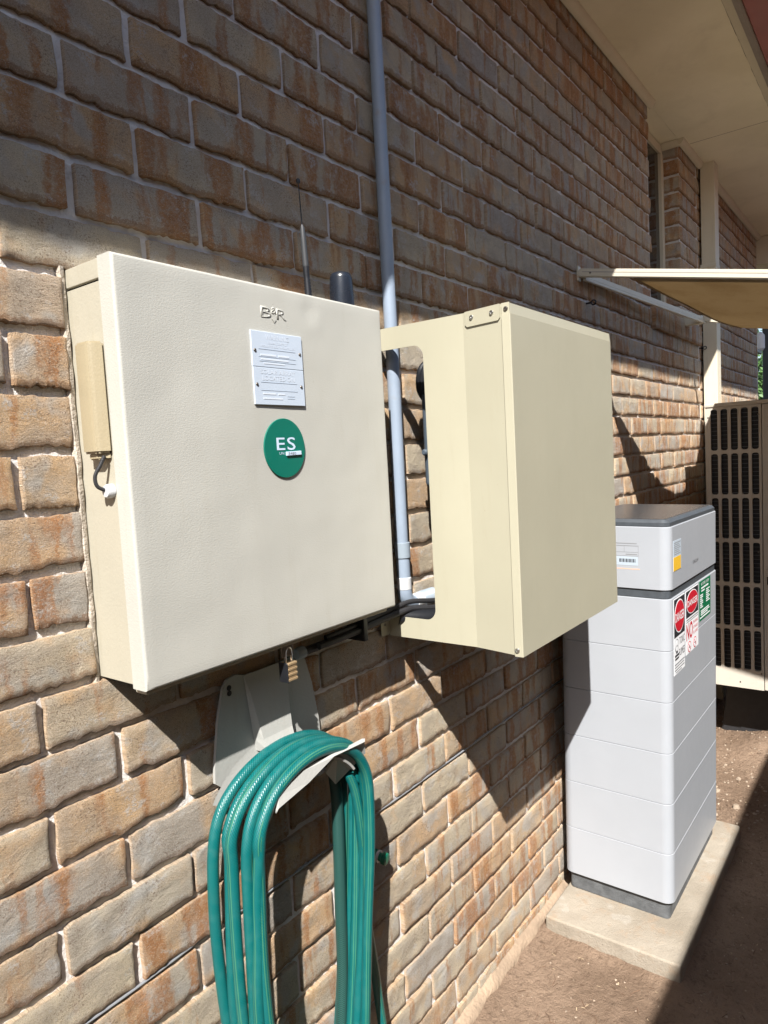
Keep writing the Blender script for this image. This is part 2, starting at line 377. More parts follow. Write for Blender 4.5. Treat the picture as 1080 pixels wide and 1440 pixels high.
def text_mesh(s, xw, zh, place, parent, mat, name='lettering', depth=0.0004, shear=0.0, bold=0.0, solid=False):
    c = bpy.data.curves.new('t', 'FONT'); c.body = s; c.size = 1; c.extrude = 0.0; c.offset = bold; c.shear = shear; c.resolution_u = 3; c.fill_mode = 'FRONT'
    t = bpy.data.objects.new('t', c); COL.objects.link(t)
    dg = bpy.context.evaluated_depsgraph_get(); me = bpy.data.meshes.new_from_object(t.evaluated_get(dg))
    bpy.data.objects.remove(t); bpy.data.curves.remove(c)
    bm = bmesh.new(); bm.from_mesh(me); bpy.data.meshes.remove(me)
    xs = [v.co.x for v in bm.verts]; ys = [v.co.y for v in bm.verts]; x0, x1, y0, y1 = min(xs), max(xs), min(ys), max(ys)
    topset = set(bm.verts)
    if solid:
        ed = [e for e in bm.edges if e.is_boundary]; ex = bmesh.ops.extrude_edge_only(bm, edges=ed)
        low = {v for v in ex['geom'] if isinstance(v, bmesh.types.BMVert)}; topset = set(bm.verts)-low
    for v in bm.verts:
        u = (v.co.x-x0)/(x1-x0)*xw; h = (v.co.y-y0)/(y1-y0)*zh
        v.co = place(u, h, depth if v in topset else -0.0003)
    if not solid:
        for f in bm.faces: f.normal_update()
    return finish(bm, name, mat, parent, smooth=False)
def facing_out(x, z, y):      # on a face looking along -y
    return lambda u, h, d: Vector((x+u, y-d, z+h))
def facing_cam(y, z, x):      # on a face looking along -x (reads towards -y)
    return lambda u, h, d: Vector((x-d, y-u, z+h))
def bars(rects, place, parent, mat, name='print', d=0.0004):
    bm = BM()
    for u0, u1, h0, h1 in rects:
        c = [place(u, h, t) for t in (-0.0003, d) for u, h in ((u0, h0), (u1, h0), (u1, h1), (u0, h1))]
        v = [bm.verts.new(p) for p in c]
        for f in ((0, 1, 2, 3), (4, 5, 6, 7), (0, 1, 5, 4), (1, 2, 6, 5), (2, 3, 7, 6), (3, 0, 4, 7)): bm.faces.new([v[i] for i in f])
    return finish(bm, name, mat, parent, smooth=False)
def patch(pts, place, parent, mat, name, d=0.0006):
    bm = BM(); A = [bm.verts.new(place(u, h, -0.0003)) for u, h in pts]; B = [bm.verts.new(place(u, h, d)) for u, h in pts]
    bm.faces.new(A); bm.faces.new(B[::-1]); n = len(pts)
    for i in range(n): bm.faces.new((A[i], A[(i+1) % n], B[(i+1) % n], B[i]))
    return finish(bm, name, mat, parent, smooth=False)
def ell(cx, cy, a, b, n=28): return [(cx+a*math.cos(2*math.pi*i/n), cy+b*math.sin(2*math.pi*i/n)) for i in range(n)]
def N3(x, y, z): return mnoise.noise(Vector((x, y, z)))

# ================================================================ SETTING: soil
def axis_vals(dense, coarse):
    a, b, st = dense; v = []; x = a
    while x <= b+1e-6: v.append(x); x += st
    return sorted(set([round(t, 4) for t in v+coarse]))
def soil_z(x, y):
    base = 0.012*N3(x*2.1, y*2.1, 0.3)+0.006*N3(x*7, y*7, 1.7)+0.0035*N3(x*19, y*19, 4.1)+0.002*N3(x*46, y*46, 8.1)
    # heap of turned soil under the condenser
    base += 0.05*math.exp(-((x-3.5)/0.16)**2-((y+0.40)/0.10)**2)
    dx = max(1.548-x, 0, x-2.462); dy = max(-0.466-y, 0, y+0.04); d = math.hypot(dx, dy)
    base += 0.020*math.exp(-d/0.02)*(0.6+0.8*abs(N3(x*9, y*9, 6)))+0.016*math.exp(-max(0, -0.03-y)/0.02)*(0.5+abs(N3(x*8, 2, 6)))
    base += 0.006*max(0, N3(x*33, y*33, 12.1)-0.15)
    return base-0.012
xs = axis_vals((0.55, 4.3, 0.016), [-200, -60, -20, -8, -4, -2, -1, -0.5, 0, 0.3, 4.5, 4.8, 5.2, 6, 7, 9, 14, 30, 80, 220])
ys = axis_vals((-1.0, 0.02, 0.016), [-200, -60, -20, -8, -4, -2.5, -1.8, -1.4, -1.15, 0.2, 0.6, 2, 6, 20, 60, 200])
V = [(x, y, soil_z(x, y) if (-3 < x < 8 and -3 < y < 1) else -0.012) for y in ys for x in xs]; nx = len(xs)
F = [(j*nx+i, j*nx+i+1, (j+1)*nx+i+1, (j+1)*nx+i) for j in range(len(ys)-1) for i in range(nx-1)]
me = bpy.data.meshes.new('ground'); me.from_pydata(V, [], F); me.polygons.foreach_set('use_smooth', [True]*len(F))
tag(link(me, 'ground', 'soil'), kind='structure')

# ================================================================ HOUSE
house = thing('brick_house', (0, 0, 0), 'long tan brick house wall with cream eaves, window recess and maroon gutter', 'house')
PX, PZ, Z0 = 0.23644, 0.08742, 1.0600          # brick pitch, course pitch, centre of course 0
JT = 0.013
bm = BM()
for x0, x1, z0, z1 in ((-2.2, 3.097, -0.3, 3.195), (3.0972, 3.6508, -0.3, 2.20), (3.651, 6.03, -0.3, 3.195)):
    box(bm, x0, x1, 0.0100, 0.10, z0, z1)
wall = finish(bm, 'wall', 'mortar', house, smooth=False)
tag(wall, 'tan brick wall with recessed pale mortar')

def brick_mesh(xa, xb, za, zb, y_face, seed, nx=14, nz=5, depth=0.03):
    """tumbled brick: uneven arrises, pillowed face; returns verts, faces, buv, edge"""
    w, h = xb-xa, zb-za; V, F, A, E = [], [], [], []
    s = seed*3.17
    rust = ((math.sin(seed*91.7)*437.5) % 1.0)*0.75+(0.25 if (za > 1.9 or xa > 1.0) else 0.0)
    us = [0, min(0.0028/w, 0.2)]+[i/(nx-2) for i in range(1, nx-2)]+[1-min(0.0028/w, 0.2), 1]
    vs = [0, 0.036, 0.15]+[i/(nz-2) for i in range(1, nz-2)]+[0.964, 1]
    us = sorted(us); vs = sorted(vs); nU, nV = len(us), len(vs)
    tilt = 0.0025*N3(s, 1.3, 2.2); bow = 0.0015*N3(s, 7.3, 2.2)
    for j, v in enumerate(vs):
        for i, u in enumerate(us):
            x, z = xa+u*w, za+v*h
            eb = 0.0045*N3(x*20, s, 0.2)+0.0042*N3(x*70, s, 3.2)+0.0034*N3(x*150, s, 6.2); et = 0.0022*N3(x*24, s, 9.2)+0.0022*N3(x*80, s, 5.2)+0.0014*N3(x*160, s, 2.2)
            el = 0.0022*N3(z*40, s, 5.5); er = 0.0022*N3(z*40, s, 6.5)
            dz = eb*(1-v)**2+et*v**2; dx = el*(1-u)**4+er*u**4
            border = (i in (0, nU-1)) or (j in (0, nV-1)); ring = (i in (1, nU-2)) or (j in (1, nV-2))
            y = y_face+tilt*(u-0.5)+bow*v+0.0026*N3(x*17, z*26, s)+0.0016*N3(x*58, z*70, s)
            if border: y += 0.0016+0.0012*abs(N3(x*90, z*90, s))
            elif ring: y += 0.0002
            V.append((x+dx, y, z+dz)); A.append((u*w, v*h, seed))
            lo = 1.0 if j == 0 else (0.85 if j == 1 else (0.45 if j == 2 else (0.1 if j == 3 else 0.0)))
            E.append((1.0 if border else (0.55 if ring else 0.0), lo, rust))
    for j in range(nV-1):
        for i in range(nU-1): F.append((j*nU+i, j*nU+i+1, (j+1)*nU+i+1, (j+1)*nU+i))
    rim = [i for i in range(nU)]+[j*nU+nU-1 for j in range(1, nV)]+[(nV-1)*nU+i for i in range(nU-2, -1, -1)]+[j*nU for j in range(nV-2, 0, -1)]
    b0 = len(V)
    for k in rim:
        x, y, z = V[k]; V.append((x, y_face+depth, z)); A.append(A[k]); E.append((0.9, E[k][1], rust))
    n = len(rim)
    for k in range(n): F.append((rim[k], b0+k, b0+(k+1) % n, rim[(k+1) % n]))
    return V, F, A, E
def make_bricks(name, parts, parent, kind=None):
    V, F, A, E = [], [], [], []
    for p in parts:
        o = len(V); V += p[0]; F += [tuple(i+o for i in f) for f in p[1]]; A += p[2]; E += p[3]
    me = bpy.data.meshes.new(name); me.from_pydata(V, [], F)
    a = me.attributes.new('buv', 'FLOAT_VECTOR', 'POINT'); a.data.foreach_set('vector', [c for t in A for c in t])
    e = me.attributes.new('edge', 'FLOAT_VECTOR', 'POINT'); e.data.foreach_set('vector', [c for t in E for c in t])
    me.polygons.foreach_set('use_smooth', [True]*len(F)); me.set_sharp_from_angle(angle=math.radians(38)); me.update()
    o = link(me, name, 'brick', parent)
    if kind: o['kind'] = kind
    return o

BX0, BX1, BZ0, BZ1 = 0.0983, 0.7159, 1.2759, 1.8993     # meter box outline
OCC = [(0.0983, 0.7159, -0.1155, 1.276, 1.899), (0.814, 1.397, -0.363, 1.168, 1.888)]
def intervals(k):
    if k == 13: iv = [(-2.15, 3.075), (4.035, 6.03)]
    elif k >= 14: iv = [(-2.15, 3.095), (3.644, 4.052), (4.068, 6.03)]
    else: iv = [(-2.15, 4.052), (4.068, 6.03)]
    if 3 <= k <= 9: iv = [(-2.15, BX0-0.010), (BX1+0.010, iv[0][1])]+iv[1:]
    return iv
spec = []; sd_ = 0
for k in range(-12, 25):
    zc = Z0+k*PZ; off = 0.5*PX if k % 2 else 0.0
    for ia, ib in intervals(k):
        n0 = math.floor((ia-off)/PX)-1
        for n in range(n0, n0+60):
            a = max(off+n*PX+JT/2, ia); b = min(off+(n+1)*PX-JT/2, ib)
            if b-a < 0.03: continue
            sd_ += 1
            jx = rnd.uniform(-0.0025, 0.0025)
            spec.append((a+jx, b+jx, zc-PZ/2+JT/2+rnd.uniform(-.001, .001), zc+PZ/2-JT/2+rnd.uniform(-.0005, .001), rnd.uniform(-0.0015, 0.0025), sd_+0.37))
def shown_area(s):
    a, b, z0, z1 = s[:4]; q = [pix((x, 0, z)) for x, z in ((a, z0), (b, z0), (b, z1), (a, z1))]
    if any(p is None for p in q): return 0
    cx = sum(p[0] for p in q)/4; cy = sum(p[1] for p in q)/4
    if max(p[0] for p in q) < 0 or min(p[0] for p in q) > 1080 or max(p[1] for p in q) < 0 or min(p[1] for p in q) > 1440: return 0
    ar = 0.5*abs(sum(q[i][0]*q[(i+1) % 4][1]-q[(i+1) % 4][0]*q[i][1] for i in range(4)))
    c = Vector(((a+b)/2, 0, (z0+z1)/2))
    for ox0, ox1, oy, oz0, oz1 in OCC:     # hidden behind a box front
        t = (oy-CAM.y)/(c.y-CAM.y); p = CAM.lerp(c, t)
        if ox0 < p.x < ox1 and oz0 < p.z < oz1: return ar*0.02
        t = (ox0-CAM.x)/(c.x-CAM.x) if c.x != CAM.x else 2
        if 0 < t < 1:
            p = CAM.lerp(c, t)
            if oy < p.y < -0.0 and oz0 < p.z < oz1: return ar*0.1
    return ar
order = sorted(range(len(spec)), key=lambda i: -shown_area(spec[i]))
single = set(order[:296])
rest = []
for i, s in enumerate(spec):
    far = s[0] > 2.4
    q = pix(((s[0]+s[1])/2, 0, (s[2]+s[3])/2)); near = q is not None and q[2] < 2.0 and s[0] > -0.75
    geo = brick_mesh(*s, nx=12 if far else (20 if not near else 32), nz=5 if not near else 7)
    if i in single: make_bricks('brick', [geo], wall)
    else: rest.append(geo)
tag(make_bricks('distant_bricks', rest, wall, 'stuff'), 'the far and hidden bricks of the wall')
# rowlock sill bricks under the window and the pier's side
sill_parent = wall
x = 3.082; i = 0
while x < 4.02:
    geo = brick_mesh(x, x+0.070, 2.146, 2.252, -0.016, 5000.3+i, nx=6, nz=6, depth=0.05); make_bricks('sill_brick', [geo], wall); x += 0.0795; i += 1
for k in range(14, 25):
    zc = Z0+k*PZ; V_, F_, A_, E_ = brick_mesh(0.004, 0.090, zc-PZ/2+JT/2, zc+PZ/2-JT/2, 0.0, 6000.3+k, nx=6, nz=5, depth=0.008)
    V_ = [(3.6415+yy, xx, zz) for xx, yy, zz in V_]; make_bricks('reveal_brick', [(V_, [f[::-1] for f in F_], A_, E_)], wall)
# mortar smeared round the meter box and the footing strip at the wall's foot
bm = BM(); zz = 1.265; prev = None
while zz < 1.905:
    wv = -0.004+0.016*abs(N3(zz*11, 3.1, 0))+0.006*abs(N3(zz*60, 1, 0)); yo = 0.004-0.009*abs(N3(zz*17, 8, 0))
    row = [bm.verts.new(p) for p in ((BX0-0.014-wv*0.7, 0.008, zz), (BX0-0.010-wv*0.3, yo*0.6, zz), (BX0-0.004, yo, zz), (BX0-0.0012-0.003*abs(N3(zz*35, 5, 2)), yo*0.5+0.003, zz), (BX0-0.001, 0.012, zz))]
    if prev:
        for a in range(4): bm.faces.new((prev[a], prev[a+1], row[a+1], row[a]))
    prev = row; zz += 0.006
finish(bm, 'mortar_fillet', 'oldmortar', house, ang=60)
bm = BM(); prev = None; xx = -2.2
while xx < 6.03:
    h = 0.016+0.010*N3(xx*3, 0, 5)+0.006*N3(xx*11, 0, 5); d = 0.024+0.010*N3(xx*2.5, 3, 5)+0.005*N3(xx*13, 4, 5)
    row = [bm.verts.new(p) for p in ((xx, 0.006, h+0.012), (xx, -d*0.35, h+0.006), (xx, -d*0.8, h-0.004), (xx, -d, h-0.016), (xx, -d-0.012, -0.05))]
    if prev:
        for a in range(4): bm.faces.new((prev[a], prev[a+1], row[a+1], row[a]))
    prev = row; xx += 0.022
finish(bm, 'footing_strip', 'footing', house, ang=60)

# window in the recess
win = thing('tmp', (0, 0, 0), None, None); bpy.data.objects.remove(win)
bm = BM(); box(bm, 3.098, 3.640, 0.085, 0.115, 2.245, 2.285, 0.003); box(bm, 3.098, 3.640, 0.085, 0.115, 3.15, 3.195, 0.003)
box(bm, 3.598, 3.640, 0.080, 0.114, 2.286, 3.149, 0.003); box(bm, 3.098, 3.138, 0.085, 0.114, 2.286, 3.149, 0.003)
wf = finish(bm, 'window', 'trim', house)
bm = BM(); box(bm, 3.1385, 3.5975, 0.098, 0.104, 2.2855, 3.1495); finish(bm, 'pane', 'glass', wf, smooth=False)
bm = BM(); box(bm, 3.098, 3.640, 0.116, 0.16, 2.21, 3.19); finish(bm, 'backing', 'black', wf, smooth=False)
bm = BM(); prism(bm, [(0.005, 2.249), (0.005, 2.256), (0.11, 2.275), (0.11, 2.20), (0.03, 2.20)], 'x', 3.099, 3.643); finish(bm, 'window_sill', 'concrete', house, smooth=False)

# eaves
soff = None
bm = BM(); box(bm, -2.4, 3.7285, -0.438, -0.0015, 3.2, 3.208); soff = finish(bm, 'soffit', 'soffit', house, smooth=False)
bm = BM(); box(bm, 3.7315, 6.9, -0.438, -0.0015, 3.2, 3.208); finish(bm, 'soffit', 'soffit', house, smooth=False)
bm = BM(); box(bm, 3.098, 3.650, 0.0, 0.16, 3.201, 3.209); box(bm, -2.4, 6.9, -0.44, 0.2, 3.212, 3.225); finish(bm, 'soffit_backing', 'soffit', house, smooth=False)
bm = BM(); box(bm, -2.4, 6.9, -0.478, -0.441, 3.188, 3.26, 0.003); finish(bm, 'fascia', 'trim', house)
bm = BM(); prism(bm, [(-0.4785, 3.165), (-0.500, 3.152), (-0.508, 3.158), (-0.4785, 3.24)], 'x', -2.4, 6.9); finish(bm, 'fascia_edge', 'gutterlip', house, smooth=False)
bm = BM(); prism(bm, [(-0.5085, 3.235), (-0.5085, 3.158), (-0.515, 3.150), (-0.590, 3.150), (-0.606, 3.160), (-0.610, 3.228), (-0.606, 3.232), (-0.600, 3.228), (-0.598, 3.168), (-0.585, 3.158), (-0.518, 3.158), (-0.513, 3.165), (-0.513, 3.235)], 'x', -2.4, 6.9); finish(bm, 'gutter', 'gutter', house, ang=50)
bm = BM(); prism(bm, [(-0.55, 3.238), (-0.55, 3.262), (3.5, 4.90), (3.5, 4.87)], 'x', -2.4, 6.9); finish(bm, 'roof', 'roof', house, smooth=False)
# quad moulding where wall meets soffit
def quad(r=0.030, n=5):
    return [(0.0, 0.0), (-r, 0.0)]+[(-r*math.cos(a), -r*math.sin(a)) for a in [math.pi/2*i/n for i in range(1, n)]]+[(0.0, -r)]
def moulding(x0, x1): 
    bm = BM(); prism(bm, [(-0.0045+a, 3.1985+b) for a, b in quad()], 'x', x0, x1); finish(bm, 'eave_moulding', 'trim', house, ang=50)
moulding(-2.2, 1.36); moulding(1.362, 3.096); moulding(3.612, 4.058); moulding(4.175, 6.03)
bm = BM(); prism(bm, [(3.6395+a, 3.1985+b) for a, b in quad()], 'y', -0.004, 0.084); finish(bm, 'eave_moulding', 'trim', house, ang=50)
bm = BM(); box(bm, 6.0305, 6.9, -0.43, 0.3, 2.98, 3.199, 0.004); box(bm, 6.0305, 6.06, 0.004, 0.3, -0.2, 2.979); finish(bm, 'end_bulkhead', 'trim', house)
bm = BM(); box(bm, 3.7288, 3.7312, -0.4375, -0.036, 3.1995, 3.207); finish(bm, 'sheet_joint', 'twig', house, smooth=False)
# caulk line along the outer soffit edge (dirty, uneven)
bm = BM(); pts = []; xx = -2.4
while xx < 6.9: pts.append((xx, -0.4395+0.002*N3(xx*9, 0, 3), 3.1995)); xx += 0.03
tube(bm, pts, [0.0018+0.0030*abs(N3(p[0]*14, 7, 1)) for p in pts], 6); finish(bm, 'caulk_line', 'twig', house)

# ================================================================ METER BOX
mb = thing('meter_box', (0.407, -0.03, 1.276), 'cream enamelled meter box with embossed letters and green round sign, let into the brick wall', 'meter box')
bm = BM(); box(bm, 0.0988, 0.7154, -0.0806, 0.02, 1.279, 1.8655, 0.001); finish(bm, 'body', 'meter_side', mb)
bm = BM(); box(bm, 0.0986, 0.7150, -0.0806, 0.015, 1.8695, 1.8970, 0.0015); finish(bm, 'hood', 'meter_side', mb)
bm = BM(); box(bm, 0.104, 0.710, -0.078, 0.015, 1.865, 1.870); finish(bm, 'hood_gap', 'black', mb, smooth=False)
# door pan: flat face pressed to a gridded sheet with faint oil-canning and a small dent
bm = BM(); NXD, NZD = 40, 40
def door_y(x, z):
    dent = 0.004*math.exp(-((x-0.497)/0.012)**2-((z-1.868)/0.010)**2)-0.0012*math.exp(-((x-0.51)/0.018)**2-((z-1.855)/0.016)**2)
    return -0.1155+0.0012*N3(x*4, z*4, 2.2)+0.0004*N3(x*13, z*13, 5)+dent
b5 = 0.005; xsd = [BX0+b5+(BX1-BX0-2*b5)*i/NXD for i in range(NXD+1)]; zsd = [BZ0-0.003+b5+(BZ1-BZ0+0.003-2*b5)*j/NZD for j in range(NZD+1)]
G = [[bm.verts.new((x, door_y(x, z), z)) for x in xsd] for z in zsd]
for j in range(NZD):
    for i in range(NXD): bm.faces.new((G[j][i], G[j][i+1], G[j+1][i+1], G[j+1][i]))
rim = [G[0][i] for i in range(NXD+1)]+[G[j][NXD] for j in range(1, NZD+1)]+[G[NZD][i] for i in range(NXD-1, -1, -1)]+[G[j][0] for j in range(NZD-1, 0, -1)]
cx, cz = (BX0+BX1)/2, (BZ0+BZ1-0.003)/2
prev = rim
for step, dy in ((0.0029, 0.0010), (0.0046, 0.0031), (0.005, 0.0055), (0.005, 0.0345)):
    cur = []
    for v in rim:
        x, y, z = v.co
        ox = step*(1 if x >= xsd[-1]-1e-6 else (-1 if x <= xsd[0]+1e-6 else 0)); oz = step*(1 if z >= zsd[-1]-1e-6 else (-1 if z <= zsd[0]+1e-6 else 0))
        cur.append(bm.verts.new((x+ox, -0.1155+dy if dy > 0.003 else y+dy, z+oz)))
    n = len(rim)
    for i in range(n): bm.faces.new((prev[i], prev[(i+1) % n], cur[(i+1) % n], cur[i]))
    prev = cur
bm.faces.new(prev)
door = finish(bm, 'door', 'meter', mb, ang=50)
bm = BM(); box(bm, 0.108, 0.706, -0.098, -0.070, 1.262, 1.2735, 0.003); finish(bm, 'door_lip', 'meter_side', mb)
bm = BM(); box(bm, 0.395, 0.425, -0.0895, -0.0855, 1.240, 1.2725, 0.001); finish(bm, 'hasp', 'darksteel', mb)
YF = -0.1155
for s, u, wd, z, h in (('B', 0.374, 0.024, 1.8435, 0.0185), ('&', 0.3985, 0.0125, 1.852, 0.0115), ('R', 0.411, 0.0235, 1.8435, 0.0185)):
    text_mesh(s, wd, h, facing_out(u, z, YF), door, 'meter', 'embossed_letter', 0.0009, bold=0.004, solid=True)
patch([(-0.005, 0), (0.005, 0), (0.0, -0.006)], facing_out(0.404, 1.8425, YF), door, 'meter', 'embossed_mark', 0.0015)
# tamper sensor on the box's side, with lead and grommet
ts = thing('door_sensor', (0.085, -0.055, 1.613), 'long yellowed plastic sensor fixed to the side of the cream meter box', 'sensor')
bm = BM(); prism(bm, [(0.0978, -0.034), (0.081, -0.036), (0.0765, -0.040), (0.0765, -0.068), (0.080, -0.0745), (0.0978, -0.082)], 'z', 1.622, 1.781)
bmesh.ops.bevel(bm, geom=[e for e in bm.edges], offset=0.0032, segments=2, affect='EDGES'); finish(bm, 'shell', 'sensor', ts, ang=50)
bm = BM(); prism(bm, [(0.0978, -0.040), (0.083, -0.043), (0.083, -0.066), (0.0978, -0.078)], 'z', 1.613, 1.6235); bmesh.ops.bevel(bm, geom=[e for e in bm.edges], offset=0.002, segments=2, affect='EDGES'); finish(bm, 'end_cap', 'sensor', ts, ang=50)
bm = BM(); tube(bm, spline([(0.088, -0.074, 1.618), (0.083, -0.071, 1.606), (0.076, -0.066, 1.590), (0.078, -0.066, 1.575), (0.090, -0.069, 1.568)]), 0.0028, 10); finish(bm, 'lead', 'rubber', ts)
bm = BM(); lathe(bm, [(0.0105, 0), (0.0105, 0.007), (0.0085, 0.011), (0.004, 0.0115)], (0.0984, -0.070, 1.567), (-1, 0, 0), 22); finish(bm, 'grommet', 'conduit_white', ts)

# engraved plates
for (xa, xb, za, zb, lab, rows) in ((0.3445, 0.4665, 1.7585, 1.8185, 'pale engraved plate reading WARNING on the meter box door', 1), (0.3445, 0.4665, 1.6945, 1.7578, 'pale engraved plate reading SOLAR ARRAY LOCATED ON, below the WARNING plate', 2)):
    pl = thing('warning_plate', ((xa+xb)/2, YF, za), lab, 'sign')
    bm = BM(); box(bm, xa, xb, YF-0.0038, YF-0.0008, za, zb, 0.0006, 1); body = finish(bm, 'plate', 'plate', pl)
    F0 = YF-0.0038
    if rows == 1:
        text_mesh('WARNING', 0.056, 0.0085, facing_out(0.377, 1.8055, F0), pl, 'plate_text')
        text_mesh('DUAL SUPPLY', 0.048, 0.0045, facing_out(0.382, 1.7985, F0), pl, 'plate_text')
        text_mesh('ISOLATE BOTH SUPPLIES', 0.080, 0.0040, facing_out(0.366, 1.7925, F0), pl, 'plate_text')
        P = facing_out(0.360, 1.762, F0); bars([(0, .088, .0265, .0269), (0, .088, .0135, .0139), (0, .088, .006, .0064)], P, pl, 'plate_line', 'ruled_line')
        bars([(.004, .040, .0155, .0185), (.046, .072, .0155, .0185), (.004, .070, .0085, .0112), (.010, .060, .002, .0042)], P, pl, 'plate_text', 'small_print')
        for u, z in ((0.3515, 1.7855), (0.4595, 1.7865)): screw('screw', (u, F0, z), (0, -1, 0), 0.0030, pl, 'darksteel')
    else:
        text_mesh('SOLAR ARRAY', 0.084, 0.0078, facing_out(0.361, 1.7468, F0), pl, 'plate_text')
        text_mesh('LOCATED ON', 0.078, 0.0078, facing_out(0.364, 1.7362, F0), pl, 'plate_text')
        P = facing_out(0.360, 1.698, F0); bars([(0, .088, .0345, .0349), (0, .088, .021, .0214), (.062, .08, .012, .0123), (.062, .08, .008, .0083)], P, pl, 'plate_line', 'ruled_line')
        bars([(.004, .034, .014, .0165), (.040, .056, .014, .0165), (.004, .050, .006, .0085)], P, pl, 'plate_text', 'small_print')
        for u, z in ((0.3515, 1.7285), (0.4585, 1.7285)): screw('screw', (u, F0, z), (0, -1, 0), 0.0030, pl, 'darksteel')
# round ES sign
es = thing('round_sign', (0.4085, YF, 1.567), 'round green sign with pale ES letters on the meter box door', 'sign')
bm = BM(); lathe(bm, [(0.0495, 0), (0.0503, 0.0006), (0.0503, 0.0022), (0.0495, 0.0028)], (0.4085, YF-0.0006, 1.6195), (0, -1, 0), 56)
bmesh.ops.scale(bm, vec=(1, 1, 1.04), space=Matrix.Translation((-0.4085, 0, -1.6195)), verts=bm.verts); finish(bm, 'disc', 'green', es, ang=30)
F0 = YF-0.0034
text_mesh('E', 0.0205, 0.0215, facing_out(0.3875, 1.6165, F0), es, 'signblue', bold=0.006)
text_mesh('S', 0.0205, 0.0225, facing_out(0.4135, 1.6160, F0), es, 'signblue', bold=0.006)
text_mesh('UN:', 0.013, 0.0045, facing_out(0.3930, 1.6085, F0), es, 'signblue')
bm = BM(); box(bm, 0.409, 0.446, F0-0.0028, F0+0.0004, 1.6065, 1.6135, 0.0004, 1, mat4=Matrix.Translation((0.4275, 0, 1.61)) @ Matrix.Rotation(math.radians(-1.5), 4, 'Y') @ Matrix.Translation((-0.4275, 0, -1.61))); tab_ = finish(bm, 'number_tab', 'signblue', es)
text_mesh('3480', 0.019, 0.0045, facing_out(0.4125, 1.6078, F0-0.0028), tab_, 'greyink', 'lettering')

# antennas on top of the box
wa = thing('whip_antenna', (0.561, -0.058, 1.8965), 'thin black whip antenna with tiny ball tip standing on the meter box', 'antenna')
ax = Vector((-0.010, 0.0, 0.234)).normalized(); b0 = Vector((0.561, -0.058, 1.8966))
bm = BM(); prof = [(0.0085, 0), (0.0088, 0.004)]
for i in range(9): prof += [(0.0083-0.0002*i, 0.005+0.0055*i), (0.0070-0.0002*i, 0.0075+0.0055*i)]
prof += [(0.0062, 0.058), (0.0062, 0.075)]; lathe(bm, prof, b0, ax, 14); finish(bm, 'spring_base', 'black', wa, ang=50)
bm = BM(); lathe(bm, [(0.0060, 0.0748), (0.0064, 0.078), (0.0060, 0.120), (0.0048, 0.146), (0.002, 0.154)], b0, ax, 14); finish(bm, 'grip', 'antenna_grey', wa, ang=50)
bm = BM(); tube(bm, [b0+ax*t for t in (0.152, 0.18, 0.205, 0.232)], [0.0012, 0.0011, 0.001, 0.001], 8); finish(bm, 'wire', 'black', wa)
bm = BM(); lathe(bm, [(0.0008, 0.229), (0.0034, 0.231), (0.0042, 0.2345), (0.0034, 0.238), (0.0008, 0.240)], b0, ax, 12); finish(bm, 'tip', 'black', wa)
sa = thing('stub_antenna', (0.660, -0.060, 1.8965), 'short fat dark stub antenna standing on the meter box', 'antenna')
bm = BM(); lathe(bm, [(0.0255, 0), (0.0252, 0.03), (0.0235, 0.068), (0.0205, 0.0775), (0.012, 0.081), (0.002, 0.0815)], (0.660, -0.060, 1.8966), (0, 0, 1), 28); finish(bm, 'dome', 'antenna', sa, ang=60)
bm = BM(); lathe(bm, [(0.0275, 0), (0.0275, 0.006), (0.0262, 0.0075)], (0.660, -0.060, 1.8966), (0, 0, 1), 28); finish(bm, 'collar', 'black', sa)

# padlock under the box
pk = thing('padlock', (0.418, -0.088, 1.185), 'small laminated brass padlock hanging under the meter box', 'padlock')
kx, ky = 0.412, -0.0875
bm = BM(); tube(bm, spline([(kx-0.0075, ky, 1.226), (kx-0.0075, ky, 1.246), (kx-0.004, ky-0.0, 1.254), (kx+0.004, ky, 1.254), (kx+0.0075, ky, 1.246), (kx+0.0075, ky, 1.226)], 6), 0.0026, 10); finish(bm, 'shackle', 'steel', pk)
bm = BM()
for i in range(7): box(bm, kx-0.012+0.0012*(i % 2), kx+0.012-0.0012*(i % 2), ky-0.0105+0.0012*(i % 2), ky+0.0105-0.0012*(i % 2), 1.196+0.0048*i, 1.2006+0.0048*i, 0.0006, 1)
finish(bm, 'body', 'brass', pk)
bm = BM(); box(bm, kx-0.0150, kx-0.0124, ky-0.0112, ky+0.0112, 1.194, 1.231, 0.001, 1); finish(bm, 'cover_flap', 'black', pk)

# ================================================================ CONDUIT
cd = thing('grey_conduit', (0.882, -0.0195, 1.24), 'upright grey plastic conduit fixed to bricks beside the meter box', 'conduit')
cxx, cyy = 0.882, -0.0195
bm = BM(); tube(bm, [(cxx+0.0025*N3(z*2, 1, 1), cyy, z) for z in [3.199-0.08*i for i in range(23)]+[1.352]], 0.0155, 24); finish(bm, 'pipe', 'conduit', cd)
bm = BM(); lathe(bm, [(0.0172, 0), (0.0190, 0.001), (0.0190, 0.037), (0.0172, 0.038)], (cxx, cyy, 1.349), (0, 0, 1), 24); finish(bm, 'coupling', 'conduit_dark', cd)
bm = BM(); lathe(bm, [(0.0165, 0), (0.0165, 0.05)], (cxx, cyy, 1.2985), (0, 0, 1), 24); finish(bm, 'lower_pipe', 'conduit', cd)
bm = BM(); lathe(bm, [(0.0170, 0), (0.0182, 0.001), (0.0182, 0.028), (0.0165, 0.030)], (cxx, cyy, 1.272), (0, 0, 1), 24); finish(bm, 'collar', 'conduit_white', cd)
bm = BM(); rr = 0.034; arc = [(cxx, cyy, 1.272)]+[(cxx+rr-rr*math.cos(a), cyy, 1.268-rr*math.sin(a)) for a in [math.pi/2*i/10 for i in range(11)]]
